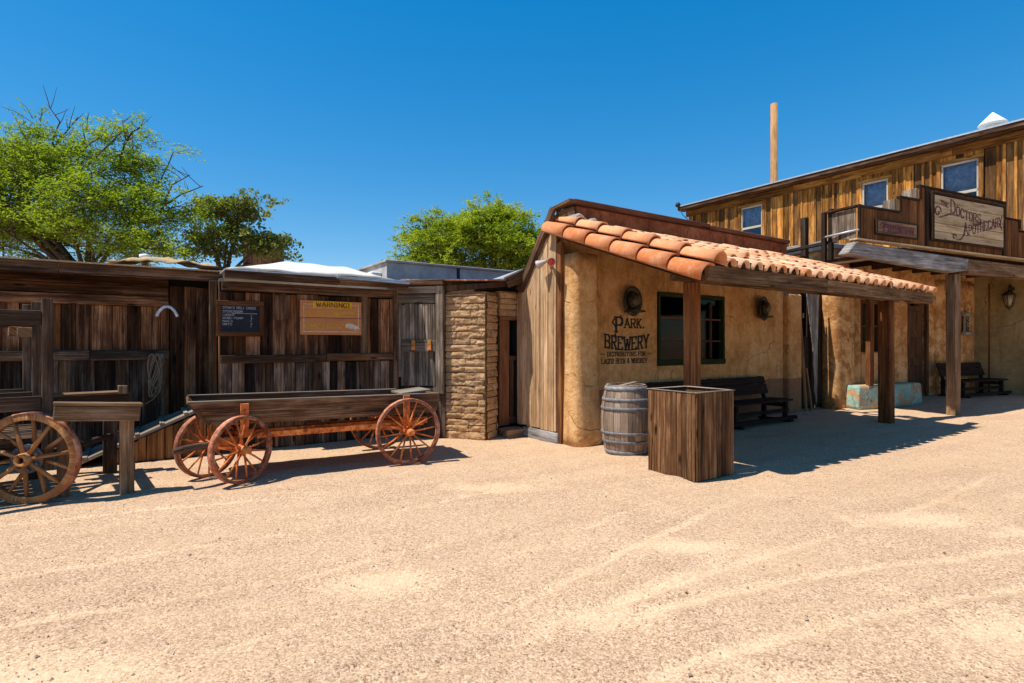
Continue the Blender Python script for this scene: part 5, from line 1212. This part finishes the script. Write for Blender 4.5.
tree('palo_verde_tree', 'large bright green feathery tree behind the far left shed', [at(75, 410, Y1), at(78, 330, Y1), at(84, 300, Y1), at(88, 276, Y1)],
     [lobe(20, 205, Y1, 62, 48), lobe(-25, 195, Y1+.5, 50, 52), lobe(88, 188, Y1, 58, 46), lobe(135, 215, Y1-.3, 45, 30), lobe(60, 155, Y1, 48, 22), lobe(125, 150, Y1, 22, 16), lobe(105, 240, Y1, 65, 16), lobe(30, 245, Y1, 50, 16), lobe(150, 250, Y1-.2, 35, 10), lobe(15, 150, Y1+.4, 25, 14), lobe(175, 232, Y1, 16, 14)],
     820, 24, (.09, .03), (M['paloverde'], M['bark']), 21, spray=(.3, .65), limbs=16, twigr=.015,
     bare=[[at(60, 165, Y1), at(52, 140, Y1), at(60, 122, Y1), at(47, 104, Y1)], [at(48, 165, Y1), at(30, 145, Y1), at(12, 112, Y1)], [at(52, 150, Y1), at(66, 132, Y1), at(78, 117, Y1)], [at(70, 160, Y1), at(85, 140, Y1), at(82, 125, Y1)], [at(120, 160, Y1), at(126, 140, Y1), at(122, 120, Y1)], [at(124, 145, Y1), at(132, 132, Y1), at(140, 128, Y1)],
           [at(160, 215, Y1), at(172, 185, Y1), at(190, 175, Y1)], [at(165, 205, Y1), at(180, 195, Y1), at(203, 186, Y1)], [at(88, 255, Y1), at(50, 235, Y1), at(12, 222, Y1)], [at(84, 275, Y1), at(40, 250, Y1), at(5, 246, Y1)], [at(90, 262, Y1), at(130, 240, Y1), at(165, 232, Y1)], [at(5, 300, Y1), at(3, 240, Y1), at(8, 215, Y1)], [at(95, 262, Y1), at(110, 238, Y1), at(118, 228, Y1)]])
Y2 = 15.
tree('broadleaf_tree', 'small dark leafed tree with open crown right of the feathery tree', [at(222, 400, Y2), at(224, 320, Y2), at(222, 300, Y2), at(224, 284, Y2)],
     [lobe(218, 222, Y2, 20, 16), lobe(234, 208, Y2, 8, 7), lobe(200, 245, Y2, 22, 12), lobe(236, 243, Y2, 20, 13), lobe(256, 245, Y2, 10, 9), lobe(250, 205, Y2, 3, 4), lobe(272, 238, Y2, 3, 4), lobe(188, 250, Y2, 20, 10), lobe(216, 204, Y2, 5, 5)],
     105, 12, (.115, .065), (M['darkleaf'], M['bark']), 5, spray=(.2, .42), flat=1., limbs=9)
Y3 = 21.
tree('mesquite_tree', 'rounded yellow green feathery tree behind the grey building', [at(480, 380, Y3), at(482, 320, Y3), at(480, 305, Y3), at(482, 288, Y3)],
     [lobe(475, 252, Y3, 55, 22), lobe(435, 262, Y3, 40, 13), lobe(520, 256, Y3, 36, 20), lobe(455, 238, Y3, 32, 14), lobe(492, 232, Y3, 36, 15), lobe(490, 216, Y3, 26, 5), lobe(535, 266, Y3, 30, 15), lobe(412, 270, Y3, 20, 6), lobe(450, 222, Y3, 14, 4)],
     760, 24, (.135, .044), (M['palo2'], M['greenbark']), 9, spray=(.4, .8), limbs=14, twigr=.016)
tw = thing('wooden_tower', 'small brown boarded tower partly hidden by the dark leafed tree', 'tower', WORLD, (at(258, 300, 18).x, 18, 0))
b = MB(); c = at(258, 300, 18); boards(b, (c.x-.48, 18), (c.x+.48, 18), 0, 4.85, .16, .03, (0, -1)); b.box((c.x-.48, 18.01, 0), (c.x+.48, 18.9, 4.8), 2); part('wall', b, M['brickred'], tw)
b = MB(); b.box((c.x-.56, 17.9, 4.86), (c.x+.56, 18.98, 4.95), 0); part('roof', b, M['beam'], tw, .01)

# ------------------------------------------------------------------ camera, light, world
cam = D.cameras.new('Camera'); co = D.objects.new('Camera', cam); COL.objects.link(co); sc.camera = co
cam.sensor_width = 36; cam.sensor_fit = 'HORIZONTAL'; cam.lens = 36*FPX/1024; cam.clip_end = 2000; cam.clip_start = .05
cam.shift_y = (HOR-341.5)/1024
co.location = (0, 0, EYE); co.rotation_euler = (rad(90), 0, 0)
sd = V((-.45*TOWN.c-.2*TOWN.s, -.45*TOWN.s+.2*TOWN.c, 1.0))
sd = V((-.487, -.172, 1.0)).normalized()
sun = D.lights.new('Sun', 'SUN'); so = D.objects.new('Sun', sun); COL.objects.link(so)
sun.energy = 5.0; sun.angle = rad(.53); sun.color = (1, .955, .88)
so.rotation_euler = (-sd).to_track_quat('-Z', 'Y').to_euler(); so.location = (0, 0, 30)
wd_ = D.worlds.new('World'); sc.world = wd_; wd_.use_nodes = True; nt = wd_.node_tree
sky = nt.nodes.new('ShaderNodeTexSky'); sky.sky_type = 'NISHITA'; sky.sun_disc = False
sky.sun_elevation = math.asin(sd.z); sky.sun_rotation = math.atan2(sd.x, sd.y)
sky.air_density = 1.0; sky.dust_density = .3; sky.ozone_density = 3.5; sky.altitude = 800
hs = nt.nodes.new('ShaderNodeHueSaturation'); gm = nt.nodes.new('ShaderNodeGamma'); gm.inputs[1].default_value = .58; hs.inputs['Saturation'].default_value = 1.94; hs.inputs['Value'].default_value = 1.6
nt.links.new(sky.outputs[0], gm.inputs[0]); nt.links.new(gm.outputs[0], hs.inputs['Color']); nt.links.new(hs.outputs[0], nt.nodes['Background'].inputs[0]); nt.nodes['Background'].inputs[1].default_value = .14
sc.view_settings.view_transform = 'Standard'; sc.view_settings.look = 'None'; sc.view_settings.exposure = .46; sc.view_settings.gamma = 1
sc.view_settings.use_curve_mapping = False
sc.cycles.max_bounces = 8; sc.cycles.transparent_max_bounces = 12
